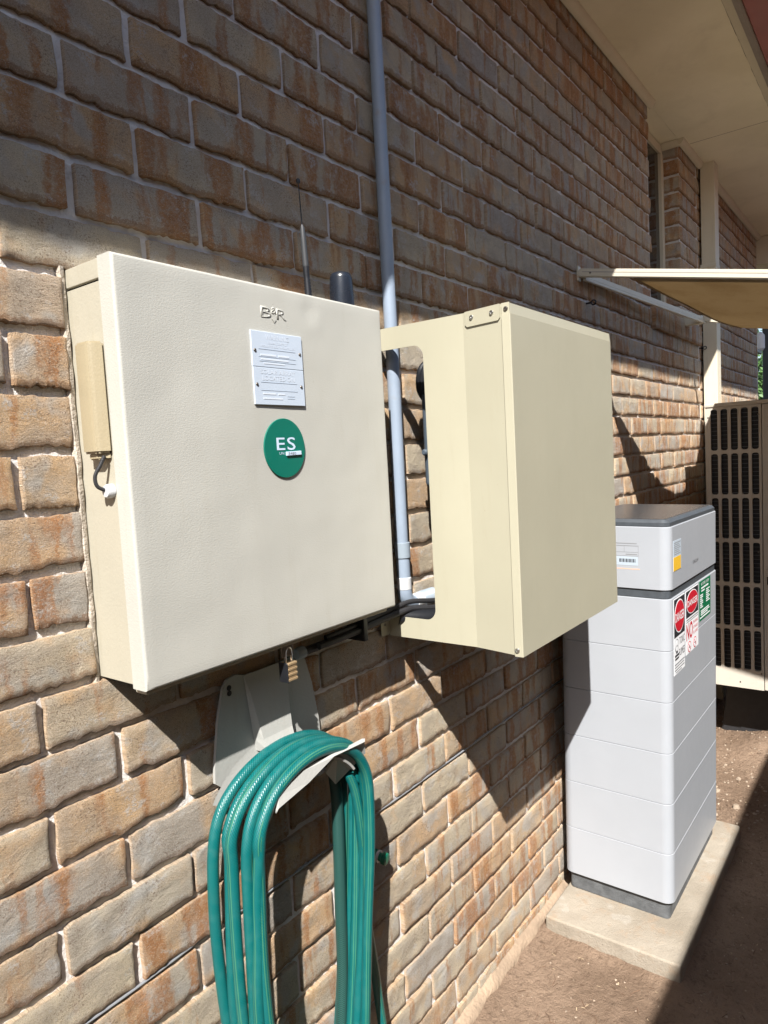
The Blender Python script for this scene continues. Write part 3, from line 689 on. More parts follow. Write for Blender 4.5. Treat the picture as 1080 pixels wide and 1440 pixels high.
tube(bm, arc, 0.0178, 24); finish(bm, 'elbow', 'conduit', cd)
bm = BM(); lathe(bm, [(0.0178, 0), (0.0195, 0.001), (0.0195, 0.03), (0.0178, 0.031)], (cxx+rr, cyy, 1.234), (1, 0, 0), 24); finish(bm, 'socket', 'conduit_white', cd)
bm = BM(); pf = []
for i in range(10): pf += [(0.0185, 0.006*i), (0.0205, 0.006*i+0.002), (0.0205, 0.006*i+0.004)]
lathe(bm, pf, (cxx+rr+0.031, cyy, 1.234), (1, 0, 0), 24); finish(bm, 'gland', 'conduit_dark', cd)
for z in (2.62, 2.05):
    pass

# black cables under the meter box
cb = thing('cable_bundle', (0.70, -0.03, 1.20), 'black cable bundle clipped to bricks below the meter box', 'cable')
bm = BM()
for i, (dy, dz, r) in enumerate(((0, 0, 0.0085), (-0.014, 0.004, 0.007), (-0.006, 0.014, 0.006))):
    tube(bm, spline([(0.52+0.03*i, -0.022+dy, 1.212+dz), (0.60, -0.024+dy, 1.213+dz), (0.69, -0.022+dy, 1.215+dz), (0.78, -0.026+dy, 1.222+dz), (0.86, -0.04+dy, 1.226+dz*1.5), (0.93, -0.06+dy, 1.216+dz*1.6), (1.02, -0.07+dy, 1.214+dz)], 8), r, 10)
finish(bm, 'cables', 'rubber', cb)
bm = BM(); tube(bm, spline([(0.84, -0.03, 1.215), (0.90, -0.075, 1.204), (0.96, -0.085, 1.203), (1.05, -0.08, 1.21)], 8), 0.019, 16); finish(bm, 'thick_lead', 'black', cb)
bm = BM(); lathe(bm, [(0.010, 0), (0.0125, 0.001), (0.0125, 0.014), (0.010, 0.022)], (0.519, -0.022, 1.212), (-1, 0, 0), 16); finish(bm, 'end_gland', 'conduit_dark', cb)
bm = BM(); box(bm, 0.684, 0.698, -0.048, 0.004, 1.194, 1.247, 0.002); box(bm, 0.672, 0.690, -0.030, 0.004, 1.2475, 1.262, 0.002); finish(bm, 'clip', 'black', cb)

# pale cable in the bed joint
bm = BM(); pts = []; xx = 0.02
while xx < 1.95: pts.append((xx, 0.0035+0.002*N3(xx*6, 2, 0), Z0-3.5*PZ+0.004+0.003*N3(xx*5, 4, 1))); xx += 0.02
tube(bm, pts, 0.0024, 8)
tag(finish(bm, 'wall_cable', 'cable', None, loc=(0.98, 0, Z0-3.5*PZ)), 'thin pale cable running along a mortar joint behind the hose', 'cable')

# ================================================================ INVERTER AND ITS COVER
CX0, CX1, CY, CZ0, CZ1 = 0.814, 1.3975, -0.3632, 1.1675, 1.8875; XB = 0.836; YB = -0.242
cv = thing('inverter_cover', (1.105, -0.18, CZ0), 'cream powder-coated metal shroud around the inverter on the wall', 'equipment cover')
def arc2(cx, cy, r, a0, a1, n=7): return [(cx+r*math.cos(math.radians(a0+(a1-a0)*i/n)), cy+r*math.sin(math.radians(a0+(a1-a0)*i/n))) for i in range(n+1)]
SL, SR, ST, SB = -0.012, -0.137, 1.838, 1.216
bm = BM()
for y0, y1, z0, z1 in ((YB, SR, CZ0, CZ1), (SR, 0.0, ST, CZ1), (SR, 0.0, CZ0, SB)): box(bm, XB, XB+0.0016, y0, y1, z0, z1)
for cz_, a0, a1, kz in ((ST-0.026, 90, 180, ST), (SB+0.026, 180, 270, SB)):
    ap = arc2(SR+0.026, cz_, 0.026, a0, a1)
    for p, q in zip(ap, ap[1:]): prism(bm, [(SR, kz), p, q], 'x', XB, XB+0.0016)
sp_ = finish(bm, 'side_plate', 'cover', cv, smooth=False)
bm = BM(); prism(bm, [(XB, YB+0.0002), (XB+0.0016, YB+0.0002), (CX0+0.0022, CY+0.004), (CX0+0.0006, CY+0.004)], 'z', CZ0, CZ1); finish(bm, 'side_flare', 'cover', cv, smooth=False)
# front pan with a return lip
bm = BM()
prism(bm, [(CX0-0.0020, -0.3445), (CX0-0.0020, CY+0.0015), (CX0-0.0005, CY), (CX1-0.0015, CY), (CX1, CY+0.0015), (CX1, -0.30), (CX1-0.0016, -0.30), (CX1-0.0016, CY+0.002), (CX0, CY+0.002), (CX0, -0.3445)], 'z', CZ0-0.001, CZ1-0.0225)
finish(bm, 'front_panel', 'cover', cv, smooth=False)
bm = BM(); prism(bm, [(CY+0.0004, CZ1-0.0222), (CY+0.0030, CZ1-0.0006), (CY+0.0050, CZ1), (CY+0.0066, CZ1-0.0006), (CY+0.0040, CZ1-0.0222)], 'x', CX0+0.0012, CX1-0.001); finish(bm, 'front_top_band', 'cover', cv, smooth=False)
bm = BM(); prism(bm, [(-0.3445, CZ1-0.024), (CY+0.001, CZ1-0.024), (CY+0.001, CZ1+0.0002), (-0.3445, CZ1+0.0002)], 'x', CX0-0.0012, CX0+0.0004); finish(bm, 'corner_tab', 'cover', cv, smooth=False)
bm = BM(); box(bm, CX1-0.0020, CX1-0.0004, -0.299, 0.004, CZ0, CZ1); finish(bm, 'far_plate', 'cover', cv, smooth=False)
bm = BM(); box(bm, XB+0.002, CX1-0.0024, CY+0.004, -0.19, CZ1-0.003, CZ1-0.0014); finish(bm, 'top_plate', 'cover', cv, smooth=False)
# bracket strip with two screws on the flare
ffun = lambda y: XB+(CX0-XB)*((y-YB)/(CY-YB))
bm = BM(); y0, y1 = -0.249, -0.339
pts = [(y0, CZ1+0.001), (y0, CZ1-0.026), (y0-0.005, CZ1-0.031), (y1+0.005, CZ1-0.031), (y1, CZ1-0.026), (y1, CZ1+0.001)]
A = [bm.verts.new((ffun(y)-0.0004, y, z)) for y, z in pts]; B = [bm.verts.new((ffun(y)-0.0030, y, z)) for y, z in pts]
bm.faces.new(A); bm.faces.new(B[::-1])
for i in range(6): bm.faces.new((A[i], A[(i+1) % 6], B[(i+1) % 6], B[i]))
finish(bm, 'bracket', 'cover', cv, smooth=False)
for y, z in ((-0.267, CZ1-0.013), (-0.319, CZ1-0.013)): screw('screw', (ffun(y)-0.003, y, z), (-1, 0, 0), 0.0052, cv)
screw('screw', (CX0-0.0012, -0.354, CZ1-0.012), (-1, 0, 0), 0.0050, cv, 'darksteel')
screw('screw', (CX0-0.0020, -0.3505, CZ0+0.012), (-1, 0, 0), 0.0055, cv)
bm = BM(); box(bm, CX0-0.013, XB+0.0014, -0.0050, -0.0035, CZ0+0.004, CZ0+0.046, 0.006, 3, axis=1); finish(bm, 'wall_tab', 'cover', cv)
screw('screw', (CX0+0.002, -0.005, CZ0+0.03), (0, -1, 0), 0.0040, cv, 'darksteel')

iv = thing('inverter', (1.12, -0.14, 1.42), 'dark grey inverter seen through the slot of the cream cover', 'inverter')
bm = BM(); box(bm, 0.936, 1.34, -0.235, -0.056, 1.515, 1.775, 0.012, 3); finish(bm, 'case', 'inverter', iv)
bm = BM(); box(bm, 1.06, 1.30, -0.0555, 0.006, 1.55, 1.76, 0.003); finish(bm, 'wall_bracket', 'black', iv)
bm = BM(); lathe(bm, [(0.008, 0), (0.008, 0.010), (0.005, 0.014)], (0.9365, -0.068, 1.60), (-1, 0, 0), 14); finish(bm, 'knob', 'inverter', iv)
bm = BM(); lathe(bm, [(0.010, 0), (0.010, 0.016), (0.007, 0.022)], (0.985, -0.10, 1.521), (0, 0, -1), 14); finish(bm, 'cable_gland', 'inverter', iv)
for i in range(6):
    a = i*0.010; bm = BM(); tube(bm, spline([(0.975+a*1.5, -0.085-a, 1.79), (0.955+a, -0.072-a*1.2, 1.815+0.008*i), (0.935+a*0.4, -0.060-a, 1.795+0.004*i), (0.94, -0.052-a*0.8, 1.75-0.004*i), (0.958+a, -0.065-a, 1.715)], 6), 0.0062, 8); finish(bm, 'lead', 'black', iv)
bm = BM(); tube(bm, spline([(0.985, -0.10, 1.505), (0.985, -0.095, 1.44), (1.0, -0.09, 1.34), (1.03, -0.085, 1.235)], 6), 0.008, 8); finish(bm, 'lead', 'black', iv)

# ================================================================ HOSE HANGER AND HOSE
hg = thing('hose_hanger', (0.41, -0.01, 1.03), 'beige plastic hose hanger fixed to bricks below the meter box', 'hose hanger')
HC = (0.430, 0.920)
plate = [(0.286, 1.030), (0.288, 1.06), (0.302, 1.14), (0.318, 1.193), (0.328, 1.207), (0.348, 1.212), (0.370, 1.205), (0.40, 1.197), (0.45, 1.197), (0.48, 1.205), (0.502, 1.212), (0.522, 1.207), (0.532, 1.193), (0.548, 1.14), (0.562, 1.06), (0.564, 1.030), (0.53, 1.0), (0.425, 0.985), (0.32, 1.0)]
bm = BM(); prism(bm, plate, 'y', -0.012, -0.006); bmesh.ops.triangulate(bm, faces=[f for f in bm.faces if len(f.verts) > 4]); finish(bm, 'back_plate', 'hanger', hg, smooth=False)
# raised, tapering centre of the back plate running out into the saddle
bm = BM(); rows = []
for z, hw, d in ((1.205, 0.052, -0.0125), (1.17, 0.048, -0.018), (1.12, 0.042, -0.026), (1.08, 0.038, -0.034), (1.055, 0.034, -0.045)):
    rows.append([bm.verts.new((0.425-hw-0.006, -0.0125, z)), bm.verts.new((0.425-hw, d, z)), bm.verts.new((0.425+hw, d, z)), bm.verts.new((0.425+hw+0.006, -0.0125, z))])
for a, b in zip(rows, rows[1:]):
    for i in range(3): bm.faces.new((a[i], a[i+1], b[i+1], b[i]))
finish(bm, 'centre_rib', 'hanger', hg, smooth=False)
# saddle: arched shelf, flaring at the wall and at its lip
bm = BM(); sec = [(-0.0125, 0.178), (-0.014, 0.158), (-0.018, 0.144), (-0.04, 0.138), (-0.08, 0.137), (-0.116, 0.137)]
grid = []
for y, r in sec:
    grid.append([(HC[0]+r*math.cos(a), y, HC[1]+(r*0.845)*math.sin(a)) for a in [math.radians(30+120*i/24) for i in range(25)]])
top = [[bm.verts.new(p) for p in row] for row in grid]
bot = [[bm.verts.new((HC[0]+(p[0]-HC[0])*0.965, p[1]+0.001, HC[1]+(p[2]-HC[1])*0.965)) for p in row] for row in grid]
for T in (top, bot):
    for a, b in zip(T, T[1:]):
        for i in range(24): bm.faces.new((a[i], a[i+1], b[i+1], b[i]))
for i in range(24): bm.faces.new((top[-1][i], top[-1][i+1], bot[-1][i+1], bot[-1][i]))
for a in (0, 24):
    for j in range(len(sec)-1): bm.faces.new((top[j][a], top[j+1][a], bot[j+1][a], bot[j][a]))
finish(bm, 'saddle', 'hanger', hg, ang=50)
# front lip: flared rim, its right shoulder folding down out of the light
bm = BM()
UPP = [(0.3247, -0.122, 0.9946), (0.3336, -0.122, 1.0164), (0.3981, -0.122, 1.0352), (0.487, -0.122, 1.0373), (0.5764, -0.122, 1.0314)]
LOW = [(0.3207, -0.128, 0.9936), (0.326, -0.128, 0.9982), (0.4047, -0.128, 1.0125), (0.4759, -0.128, 1.0339), (0.5688, -0.128, 1.028)]
vt = [[bm.verts.new(u), bm.verts.new(l), bm.verts.new((l[0]+0.002, l[1]+0.004, l[2]-0.004)), bm.verts.new((u[0]+0.002, u[1]+0.006, u[2]-0.004))] for u, l in zip(UPP, LOW)]
for a, b in zip(vt, vt[1:]):
    for i in range(4): bm.faces.new((a[i], a[(i+1) % 4], b[(i+1) % 4], b[i]))
bm.faces.new(vt[0]); bm.faces.new(vt[-1][::-1]); finish(bm, 'front_lip', 'hanger', hg, smooth=False)
bm = BM(); gp = [(0.5714, -0.1245, 1.0285), (0.5831, -0.116, 0.9963), (0.5325, -0.075, 0.9414), (0.5024, -0.078, 0.9782), (0.4993, -0.114, 1.0238)]
A = [bm.verts.new(p) for p in gp]; B = [bm.verts.new((p[0], p[1]+0.004, p[2]+0.004)) for p in gp]; bm.faces.new(A); bm.faces.new(B[::-1])
for i in range(5): bm.faces.new((A[i], A[(i+1) % 5], B[(i+1) % 5], B[i]))
bmesh.ops.triangulate(bm, faces=[f for f in bm.faces if len(f.verts) > 4]); finish(bm, 'lip_gusset', 'hanger', hg, smooth=False)
for dz in (0, -0.010):
    bm = BM(); lathe(bm, [(0.0052, 0), (0.0052, 0.0006)], (0.332, -0.0121, 1.192+dz), (0, -1, 0), 14); finish(bm, 'keyhole', 'black', hg)

hs = thing('garden_hose', (0.425, -0.075, 0.25), 'teal garden hose with green stripes coiled over the beige hanger', 'hose')
HR = 0.0102
TURN = [(-0.0225, 0.246, 0.606, 1.050), (-0.0415, 0.250, 0.596, 1.060), (-0.0605, 0.262, 0.604, 1.052), (-0.0795, 0.258, 0.590, 1.062), (-0.0985, 0.272, 0.598, 1.054), (-0.1150, 0.284, 0.586, 1.050), (-0.1150, 0.284, 0.586, 1.050)]
def coil_pts(zb, n=64):
    pts = []
    for t in range(6):
        for k in range(n):
            s = k/n; q0 = s*s*(3-2*s); y, xl, xr, za = (a+(b-a)*q0 for a, b in zip(TURN[t], TURN[t+1]))
            wob = 0.0065*N3(s*8+t*3.3, 1, 2); wy = 0.0045*N3(s*7+t*5.1, 1, 7); b_ = zb+0.03*N3(t*2.3, 1, 5); Z = 0.92
            if s < 0.25: q = s/0.25; z = Z+(b_-Z)*q; x = xl-0.010*math.sin(q*math.pi)+0.02*q*q
            elif s < 0.5: a = math.pi+(s-0.25)/0.25*math.pi; x = (xl+0.02+xr-0.075)/2+(xr-0.075-xl-0.02)/2*math.cos(a); z = b_+0.10*math.sin(a)
            elif s < 0.75: q = (s-0.5)/0.25; z = b_+(Z-b_)*q; x = xr-0.075*(1-q)**1.5
            else: a = (s-0.75)/0.25*math.pi; x = (xl+xr)/2+(xr-xl)/2*math.cos(a); z = Z+(za-Z)*math.sin(a)**0.85 if 0 < s-0.75 else Z
            pts.append((x+wob, y+wy, z+wob*0.3))
    return pts
cut = coil_pts(0.33)[24:]
cut += [(0.279, -0.112, 0.86), (0.274, -0.112, 0.78), (0.266, -0.110, 0.68), (0.268, -0.108, 0.56), (0.275, -0.106, 0.42), (0.29, -0.105, 0.33)]
tail = [(0.560, -0.088, 0.955), (0.570, -0.092, 0.92), (0.578, -0.094, 0.86), (0.588, -0.088, 0.78), (0.602, -0.074, 0.69), (0.626, -0.058, 0.58), (0.652, -0.048, 0.46), (0.668, -0.045, 0.34), (0.67, -0.06, 0.20), (0.66, -0.09, 0.08), (0.62, -0.14, 0.012)]
bm = BM(); tube(bm, spline(cut, 3), HR, 20, uv=True); finish(bm, 'coils', 'hose', hs, ang=80)
bm = BM(); tube(bm, spline(tail, 8), HR, 18, uv=True); finish(bm, 'tail', 'hose', hs, ang=80)
bm = BM(); tube(bm, spline([(0.560, -0.036, 0.985), (0.566, -0.040, 0.95), (0.568, -0.043, 0.88), (0.563, -0.045, 0.78), (0.556, -0.046, 0.66), (0.548, -0.048, 0.52), (0.53, -0.05, 0.40)], 8), 0.0125, 16, uv=True); finish(bm, 'braided_length', 'braid', hs, ang=80)
hc = thing('hose_connector', (0.728, -0.02, 0.66), 'green and grey hose connector on the bricks beside the coiled hose', 'hose fitting')
bm = BM(); lathe(bm, [(0.009, 0), (0.013, 0.002), (0.013, 0.016), (0.010, 0.019), (0.010, 0.03), (0.014, 0.032), (0.014, 0.042), (0.009, 0.044)], (0.728, 0.006, 0.672), (0.15, -1, -0.15), 16); finish(bm, 'body', 'fitting', hc)
bm = BM(); lathe(bm, [(0.0145, 0), (0.0145, 0.006)], (0.7305, -0.011, 0.6693), (0.15, -1, -0.15), 16); finish(bm, 'ring', 'conduit_white', hc)

# ================================================================ PAD AND BATTERY
bm = BM(); box(bm, 1.548, 2.462, -0.466, -0.040, -0.05, 0.055, 0.007, 2)
bmesh.ops.subdivide_edges(bm, edges=[e for e in bm.edges if e.calc_length() > 0.1], cuts=22, use_grid_fill=True)
for v in bm.verts:
    v.co += Vector((N3(v.co.x*8, v.co.y*8, v.co.z*8+3), N3(v.co.x*8, v.co.y*8, v.co.z*8+9), 0.5*N3(v.co.x*5, v.co.y*5, 1)))*0.0022
    if v.co.z < 0.03: v.co += Vector((N3(v.co.x*30, v.co.y*30, v.co.z*30), N3(v.co.x*30, v.co.y*30, 40+v.co.z*30), 0))*0.004
tag(finish(bm, 'concrete_pad', 'concrete', None, loc=(2.0, -0.25, 0), ang=50), 'thin tan concrete slab under the white battery', 'slab')

bt = thing('battery_tower', (1.7241, -0.3993, 0.055), 'tall white stacked home battery with slate lid standing on concrete slab', 'battery')
BX, BY, BZ = 1.7241, -0.3993, 0.115; BW, BD, MH = 0.6486, 0.3626, 0.1652
def rrect(x0, x1, y0, y1, r, n=6, e=0.0):
    out = []
    for cx, cy, a0 in ((x1-r, y1-r, 0), (x0+r, y1-r, 90), (x0+r, y0+r, 180), (x1-r, y0+r, 270)):
        a = arc2(cx, cy, r, a0, a0+90, n)
        if e:
            t = math.radians(a0); a = [(a[0][0]+math.sin(t)*e, a[0][1]-math.cos(t)*e)]+a+[(a[-1][0]-math.cos(t)*e, a[-1][1]-math.sin(t)*e)]
        out += a
    return out
def slab(name, z0, z1, inset, r, mat, bev=0.0015, parent=None, ins_top=0):
    bm = BM(); loops = []
    for ins, z in ((inset+bev, z0), (inset, z0+bev), (inset, z1-bev-ins_top), (inset+bev+ins_top, z1)):
        loops.append([bm.verts.new((x, y, z)) for x, y in rrect(BX+ins, BX+BW-ins, BY+ins, BY+BD-ins, max(0.004, r-ins), 6, 0.003)])
    n = len(loops[0])
    for a, b in zip(loops, loops[1:]):
        for i in range(n): bm.faces.new((a[i], a[(i+1) % n], b[(i+1) % n], b[i]))
    bm.faces.new(loops[0][::-1]); bm.faces.new(loops[-1])
    return finish(bm, name, mat, parent or bt, ang=40)
slab('plinth', 0.054, BZ-0.0005, 0.014, 0.03, 'base', 0.002)
mods = [slab('battery_module', BZ+i*MH, BZ+(i+1)*MH-0.0012, 0.0, 0.030, 'white', 0.0010) for i in range(6)]
zt = BZ+6*MH
slab('dark_band', zt, zt+0.0265, 0.005, 0.028, 'slate')
head = slab('control_module', zt+0.027, zt+0.225, 0.0, 0.030, 'white', 0.0015)
lid = slab('lid', zt+0.2253, zt+0.247, 0.004, 0.030, 'slate', 0.002, None, 0.007)
bm = BM(); bot_ = rrect(BX+0.022, BX+BW-0.022, BY+0.022, BY+BD-0.022, 0.02); A = [bm.verts.new((x, y, zt+0.2468)) for x, y in bot_]; B = [bm.verts.new((x, y, zt+0.2482)) for x, y in bot_]
bm.faces.new(A[::-1]); bm.faces.new(B)
for i in range(len(A)): bm.faces.new((A[i], A[(i+1) % len(A)], B[(i+1) % len(A)], B[i]))
finish(bm, 'top_panel', 'lid', lid)
# ---- decals
def DF(u, z): return facing_out(BX+u, z, BY)
def decal(name, u0, u1, z0, z1, mat, label, cat='sign'):
    p = patch([(0, 0), (u1-u0, 0), (u1-u0, z1-z0), (0, z1-z0)], DF(u0, z0), bt, mat, name, 0.0007); p['label'] = label; return p
def danger(name, u0, u1, zt_, zb, zh, label):
    s = decal(name, u0, u1, zb, zt_, 'paper', label); W_ = u1-u0; P = facing_out(BX+u0, zb, BY-0.0007)
    patch([(0.003, zh-zb), (W_-0.003, zh-zb), (W_-0.003, zt_-zb-0.003), (0.003, zt_-zb-0.003)], P, s, 'ink', 'black_header', 0.0004)
    P2 = facing_out(BX+u0+W_/2, (zh+zt_)/2, BY-0.0011); hh = (zt_-zh)/2
    patch(ell(0, 0, W_*0.455, hh*0.86), P2, s, 'paper', 'oval_rim', 0.0004)
    patch(ell(0, 0, W_*0.435, hh*0.80), facing_out(BX+u0+W_/2, (zh+zt_)/2, BY-0.0015), s, 'red', 'red_oval', 0.0004)
    text_mesh('DANGER', W_*0.80, hh*0.46, facing_out(BX+u0+W_*0.10, (zh+zt_)/2-hh*0.23, BY-0.0019), s, 'paper', 'lettering', 0.0004, bold=0.014)
    return s
d1u, d1v = 0.036, 0.166; d2u, d2v = 0.180, 0.348; gu, gv = 0.366, 0.532
zz0 = zt-0.006
s1 = danger('danger_decal', d1u, d1v, zz0, zz0-0.245, zz0-0.125, 'danger decal reading TOXIC FUMES')
Q = lambda du, dz: facing_out(BX+d1u+du, zz0-0.245+dz, BY-0.0007)
text_mesh('TOXIC', 0.062, 0.024, Q(0.063, 0.088), s1, 'ink'); text_mesh('FUMES', 0.066, 0.024, Q(0.060, 0.050), s1, 'ink')
patch(ell(0.032, 0.092, 0.021, 0.022, 20), Q(0, 0), s1, 'greyink', 'skull_symbol'); patch(ell(0.032, 0.092, 0.017, 0.018, 20), facing_out(BX+d1u, zz0-0.245, BY-0.0011), s1, 'paper', 'skull_symbol')
bars([(0.024, 0.041, 0.068, 0.075), (0.010, 0.056, 0.058, 0.064), (0.012, 0.054, 0.048, 0.053), (0.026, 0.030, 0.088, 0.094), (0.036, 0.040, 0.088, 0.094)], facing_out(BX+d1u, zz0-0.245, BY-0.0015), s1, 'ink', 'symbol_marks')
bars([(0.008, 0.124, 0.030+0.0, 0.0345), (0.008, 0.118, 0.0215, 0.0255), (0.008, 0.122, 0.012, 0.016), (0.022, 0.09, 0.004, 0.0075)], Q(0, 0), s1, 'greyink', 'small_print')
s2 = danger('danger_decal', d2u, d2v, zz0, zz0-0.215, zz0-0.092, 'danger decal reading NO in tall red letters')
Q2 = lambda du, dz: facing_out(BX+d2u+du, zz0-0.215+dz, BY-0.0007)
text_mesh('NO', 0.082, 0.058, Q2(0.006, 0.046), s2, 'red', bold=0.02)
bars([(0.006, 0.162, 0.1135, 0.1180), (0.006, 0.160, 0.107, 0.110)], Q2(0, 0), s2, 'greyink', 'small_print')
for i, t_ in enumerate(('SMOKING', 'SPARKS', 'FLAMES')): text_mesh(t_, 0.066, 0.011, Q2(0.095, 0.088-0.018*i), s2, 'pink')
for cx_ in (0.045, 0.118):
    patch(ell(cx_, 0.021, 0.020, 0.019, 24), Q2(0, 0), s2, 'red', 'prohibition_ring'); patch(ell(cx_, 0.021, 0.0165, 0.0155, 24), facing_out(BX+d2u, zz0-0.215, BY-0.0011), s2, 'paper', 'prohibition_ring')
    patch([(cx_-0.013, 0.031), (cx_-0.010, 0.033), (cx_+0.013, 0.011), (cx_+0.010, 0.009)], facing_out(BX+d2u, zz0-0.215, BY-0.0015), s2, 'red', 'prohibition_bar')
    bars([(cx_-0.012, cx_+0.008, 0.019, 0.022)], facing_out(BX+d2u, zz0-0.215, BY-0.0015), s2, 'ink', 'cigarette')
s3 = decal('green_decal', gu, gv, zz0-0.140, zz0+0.001, 'green2', 'green decal of white small print'); Q3 = facing_out(BX+gu, zz0-0.140, BY-0.0007)
text_mesh('BATTERY SYSTEM', 0.118, 0.0105, facing_out(BX+gu+0.024, zz0-0.140+0.124, BY-0.0007), s3, 'paper')
rr_ = [(0.028, 0.132, 0.112, 0.117), (0.030, 0.075, 0.102, 0.106)]
for i in range(7): rr_ += [(0.012, 0.050-0.012*(i % 3 == 2), 0.089-0.0072*i, 0.0925-0.0072*i), (0.100, 0.152-0.015*(i % 2), 0.098-0.0072*i, 0.1015-0.0072*i)]
rr_ += [(0.020, 0.140, 0.032, 0.0355), (0.020, 0.146, 0.025, 0.0285), (0.02, 0.120, 0.018, 0.0215), (0.008, 0.152, 0.008, 0.012)]
bars(rr_, Q3, s3, 'paper', 'small_print')
s4 = decal('rating_decal', 0.036, 0.128, zt+0.082, zt+0.178, 'paleblue', 'pale rating decal with yellow foot'); Q4 = facing_out(BX+0.036, zt+0.082, BY-0.0007)
patch([(0.001, 0.001), (0.086, 0.001), (0.086, 0.044), (0.001, 0.044)], Q4, s4, 'yellow', 'yellow_panel', 0.0004)
bars([(0.008, 0.084-0.01*(i % 3), 0.052+0.006*i, 0.054+0.006*i) for i in range(7)], Q4, s4, 'greyink', 'small_print')
sg = text_mesh('SUNGROW', 0.076, 0.0125, DF(0.278, zt+0.073), bt, 'greyink', 'maker_lettering', 0.0006, bold=0.01); sg['label'] = 'grey maker lettering'
# label on the near side
PL = lambda z, y: facing_cam(y, z, BX)
y0_ = BY+0.225; zl = zt+0.085
bars([(0.0, 0.13, 0.078, 0.080), (0.0, 0.13, 0.058, 0.059), (0.0, 0.001, 0.058, 0.08), (0.129, 0.13, 0.046, 0.08), (0.085, 0.086, 0.058, 0.08), (0.042, 0.043, 0.058, 0.08), (0.0, 0.13, 0.046, 0.047), (0.055, 0.125, 0.085, 0.088), (0.004, 0.05, 0.050, 0.053), (0.09, 0.126, 0.050, 0.053), (0.01, 0.035, 0.064, 0.067), (0.01, 0.04, 0.030, 0.033), (0.01, 0.036, 0.022, 0.025)], PL(zl, y0_), bt, 'greyink', 'rating_print')
s5 = patch([(0.060, 0.016), (0.128, 0.016), (0.128, 0.044), (0.060, 0.044)], PL(zl, y0_), bt, 'paleblue', 'barcode_label', 0.0005)
bars([(0.070+0.0035*i, 0.0715+0.0035*i+0.0012*(i % 3 == 0), 0.026, 0.037) for i in range(15)], facing_cam(y0_, zl, BX-0.0005), s5, 'ink', 'barcode')
bars([(0.0, 0.134, 0.004, 0.006)], PL(zl, y0_), bt, 'orange', 'orange_rule')
bt.rotation_euler = (math.radians(0.6), math.radians(0.7), math.radians(-0.2))

# ================================================================ AIR CONDITIONER
ac = thing('air_conditioner', (3.9, -0.35, 0.31), 'large taupe air conditioner condenser with slotted end grille beyond the battery', 'air conditioner')
AX0, AX1, AY0, AY1, AZ0, AZ1 = 3.38, 4.36, -0.545, -0.165, 0.315, 1.772
bm = BM(); box(bm, AX0+0.02, AX1, AY0, AY1, AZ0+0.004, AZ1-0.02, 0.004); finish(bm, 'casing', 'ac', ac)
bm = BM(); box(bm, AX0-0.006, AX1+0.004, AY0-0.005, AY1+0.005, AZ1-0.0195, AZ1, 0.005, 2); finish(bm, 'top_cover', 'ac', ac)
bm = BM(); SY = [-0.205-0.0465*i for i in range(5)]; SZ = [AZ1-0.135-0.2245*j for j in range(6)]; JY = -0.418
def cell(cy, cz, hy, hz, ry, rz, r):
    inn = [(cy+a, cz+b) for a, b in rrect(-ry, ry, -rz, rz, r, 4)]; out = []
    for a, b in inn:
        da, db = a-cy, b-cz; k = min(hy/abs(da) if abs(da) > 1e-9 else 1e9, hz/abs(db) if abs(db) > 1e-9 else 1e9); out.append((cy+da*k, cz+db*k))
    # pull ring points beside the corners onto the corners
    for sy_, sz_ in ((1, 1), (-1, 1), (-1, -1), (1, -1)):
        j = min(range(len(out)), key=lambda q: (out[q][0]-cy-sy_*hy)**2+(out[q][1]-cz-sz_*hz)**2); out[j] = (cy+sy_*hy, cz+sz_*hz)
    O = [bm.verts.new((AX0, a, b)) for a, b in out]; I = [bm.verts.new((AX0, a, b)) for a, b in inn]; J = [bm.verts.new((AX0+0.012, a, b)) for a, b in inn]; n = len(O)
    for i in range(n):
        bm.faces.new((O[i], O[(i+1) % n], I[(i+1) % n], I[i])); bm.faces.new((I[i], I[(i+1) % n], J[(i+1) % n], J[i]))
for cy in SY[0:5]:
    for cz in SZ: cell(cy, cz, 0.02325, 0.11225, 0.0160, 0.1035, 0.011)
ya, yb = SY[0]+0.02325, SY[-1]-0.02325; za, zb = SZ[-1]-0.11225, SZ[0]+0.11225
for y0, y1, z0, z1 in ((AY1, ya, AZ0, AZ1-0.02), (yb, JY, AZ0, AZ1-0.02), (ya, yb, AZ0, za), (ya, yb, zb, AZ1-0.02)):
    v = [bm.verts.new((AX0, a, b)) for a, b in ((y0, z0), (y1, z0), (y1, z1), (y0, z1))]; bm.faces.new(v)
for (a, b) in (((AY1, AZ0), (JY, AZ0)), ((AY1, AZ0), (AY1, AZ1-0.02)), ((JY, AZ0), (JY, AZ1-0.02)), ((AY1, AZ1-0.02), (JY, AZ1-0.02))):
    v = [bm.verts.new(p) for p in ((AX0, *a), (AX0, *b), (AX0+0.018, *b), (AX0+0.018, *a))]; bm.faces.new(v)
bmesh.ops.remove_doubles(bm, verts=bm.verts, dist=0.0004); bm.normal_update()
grille = finish(bm, 'end_grille', 'ac', ac, smooth=False)
bm = BM(); box(bm, AX0+0.0160, AX0+0.0195, yb, ya, za, zb); finish(bm, 'coil', 'coil', ac, smooth=False)
bm = BM(); z = za+0.01
while z < zb:
    box(bm, AX0+0.0130, AX0+0.0158, yb+0.002, ya-0.002, z, z+0.0028); z += 0.021
finish(bm, 'coil_rows', 'fin', ac, smooth=False)
bm = BM(); box(bm, AX0+0.001, AX0+0.0195, AY0+0.001, JY-0.003, AZ0+0.002, AZ1-0.021, 0.003); sp2 = finish(bm, 'service_panel', 'ac', ac)
bm = BM(); box(bm, AX0-0.010, AX0+0.0005, -0.470, -0.432, 0.845, 0.935, 0.003); hd = finish(bm, 'handle', 'ac', sp2)
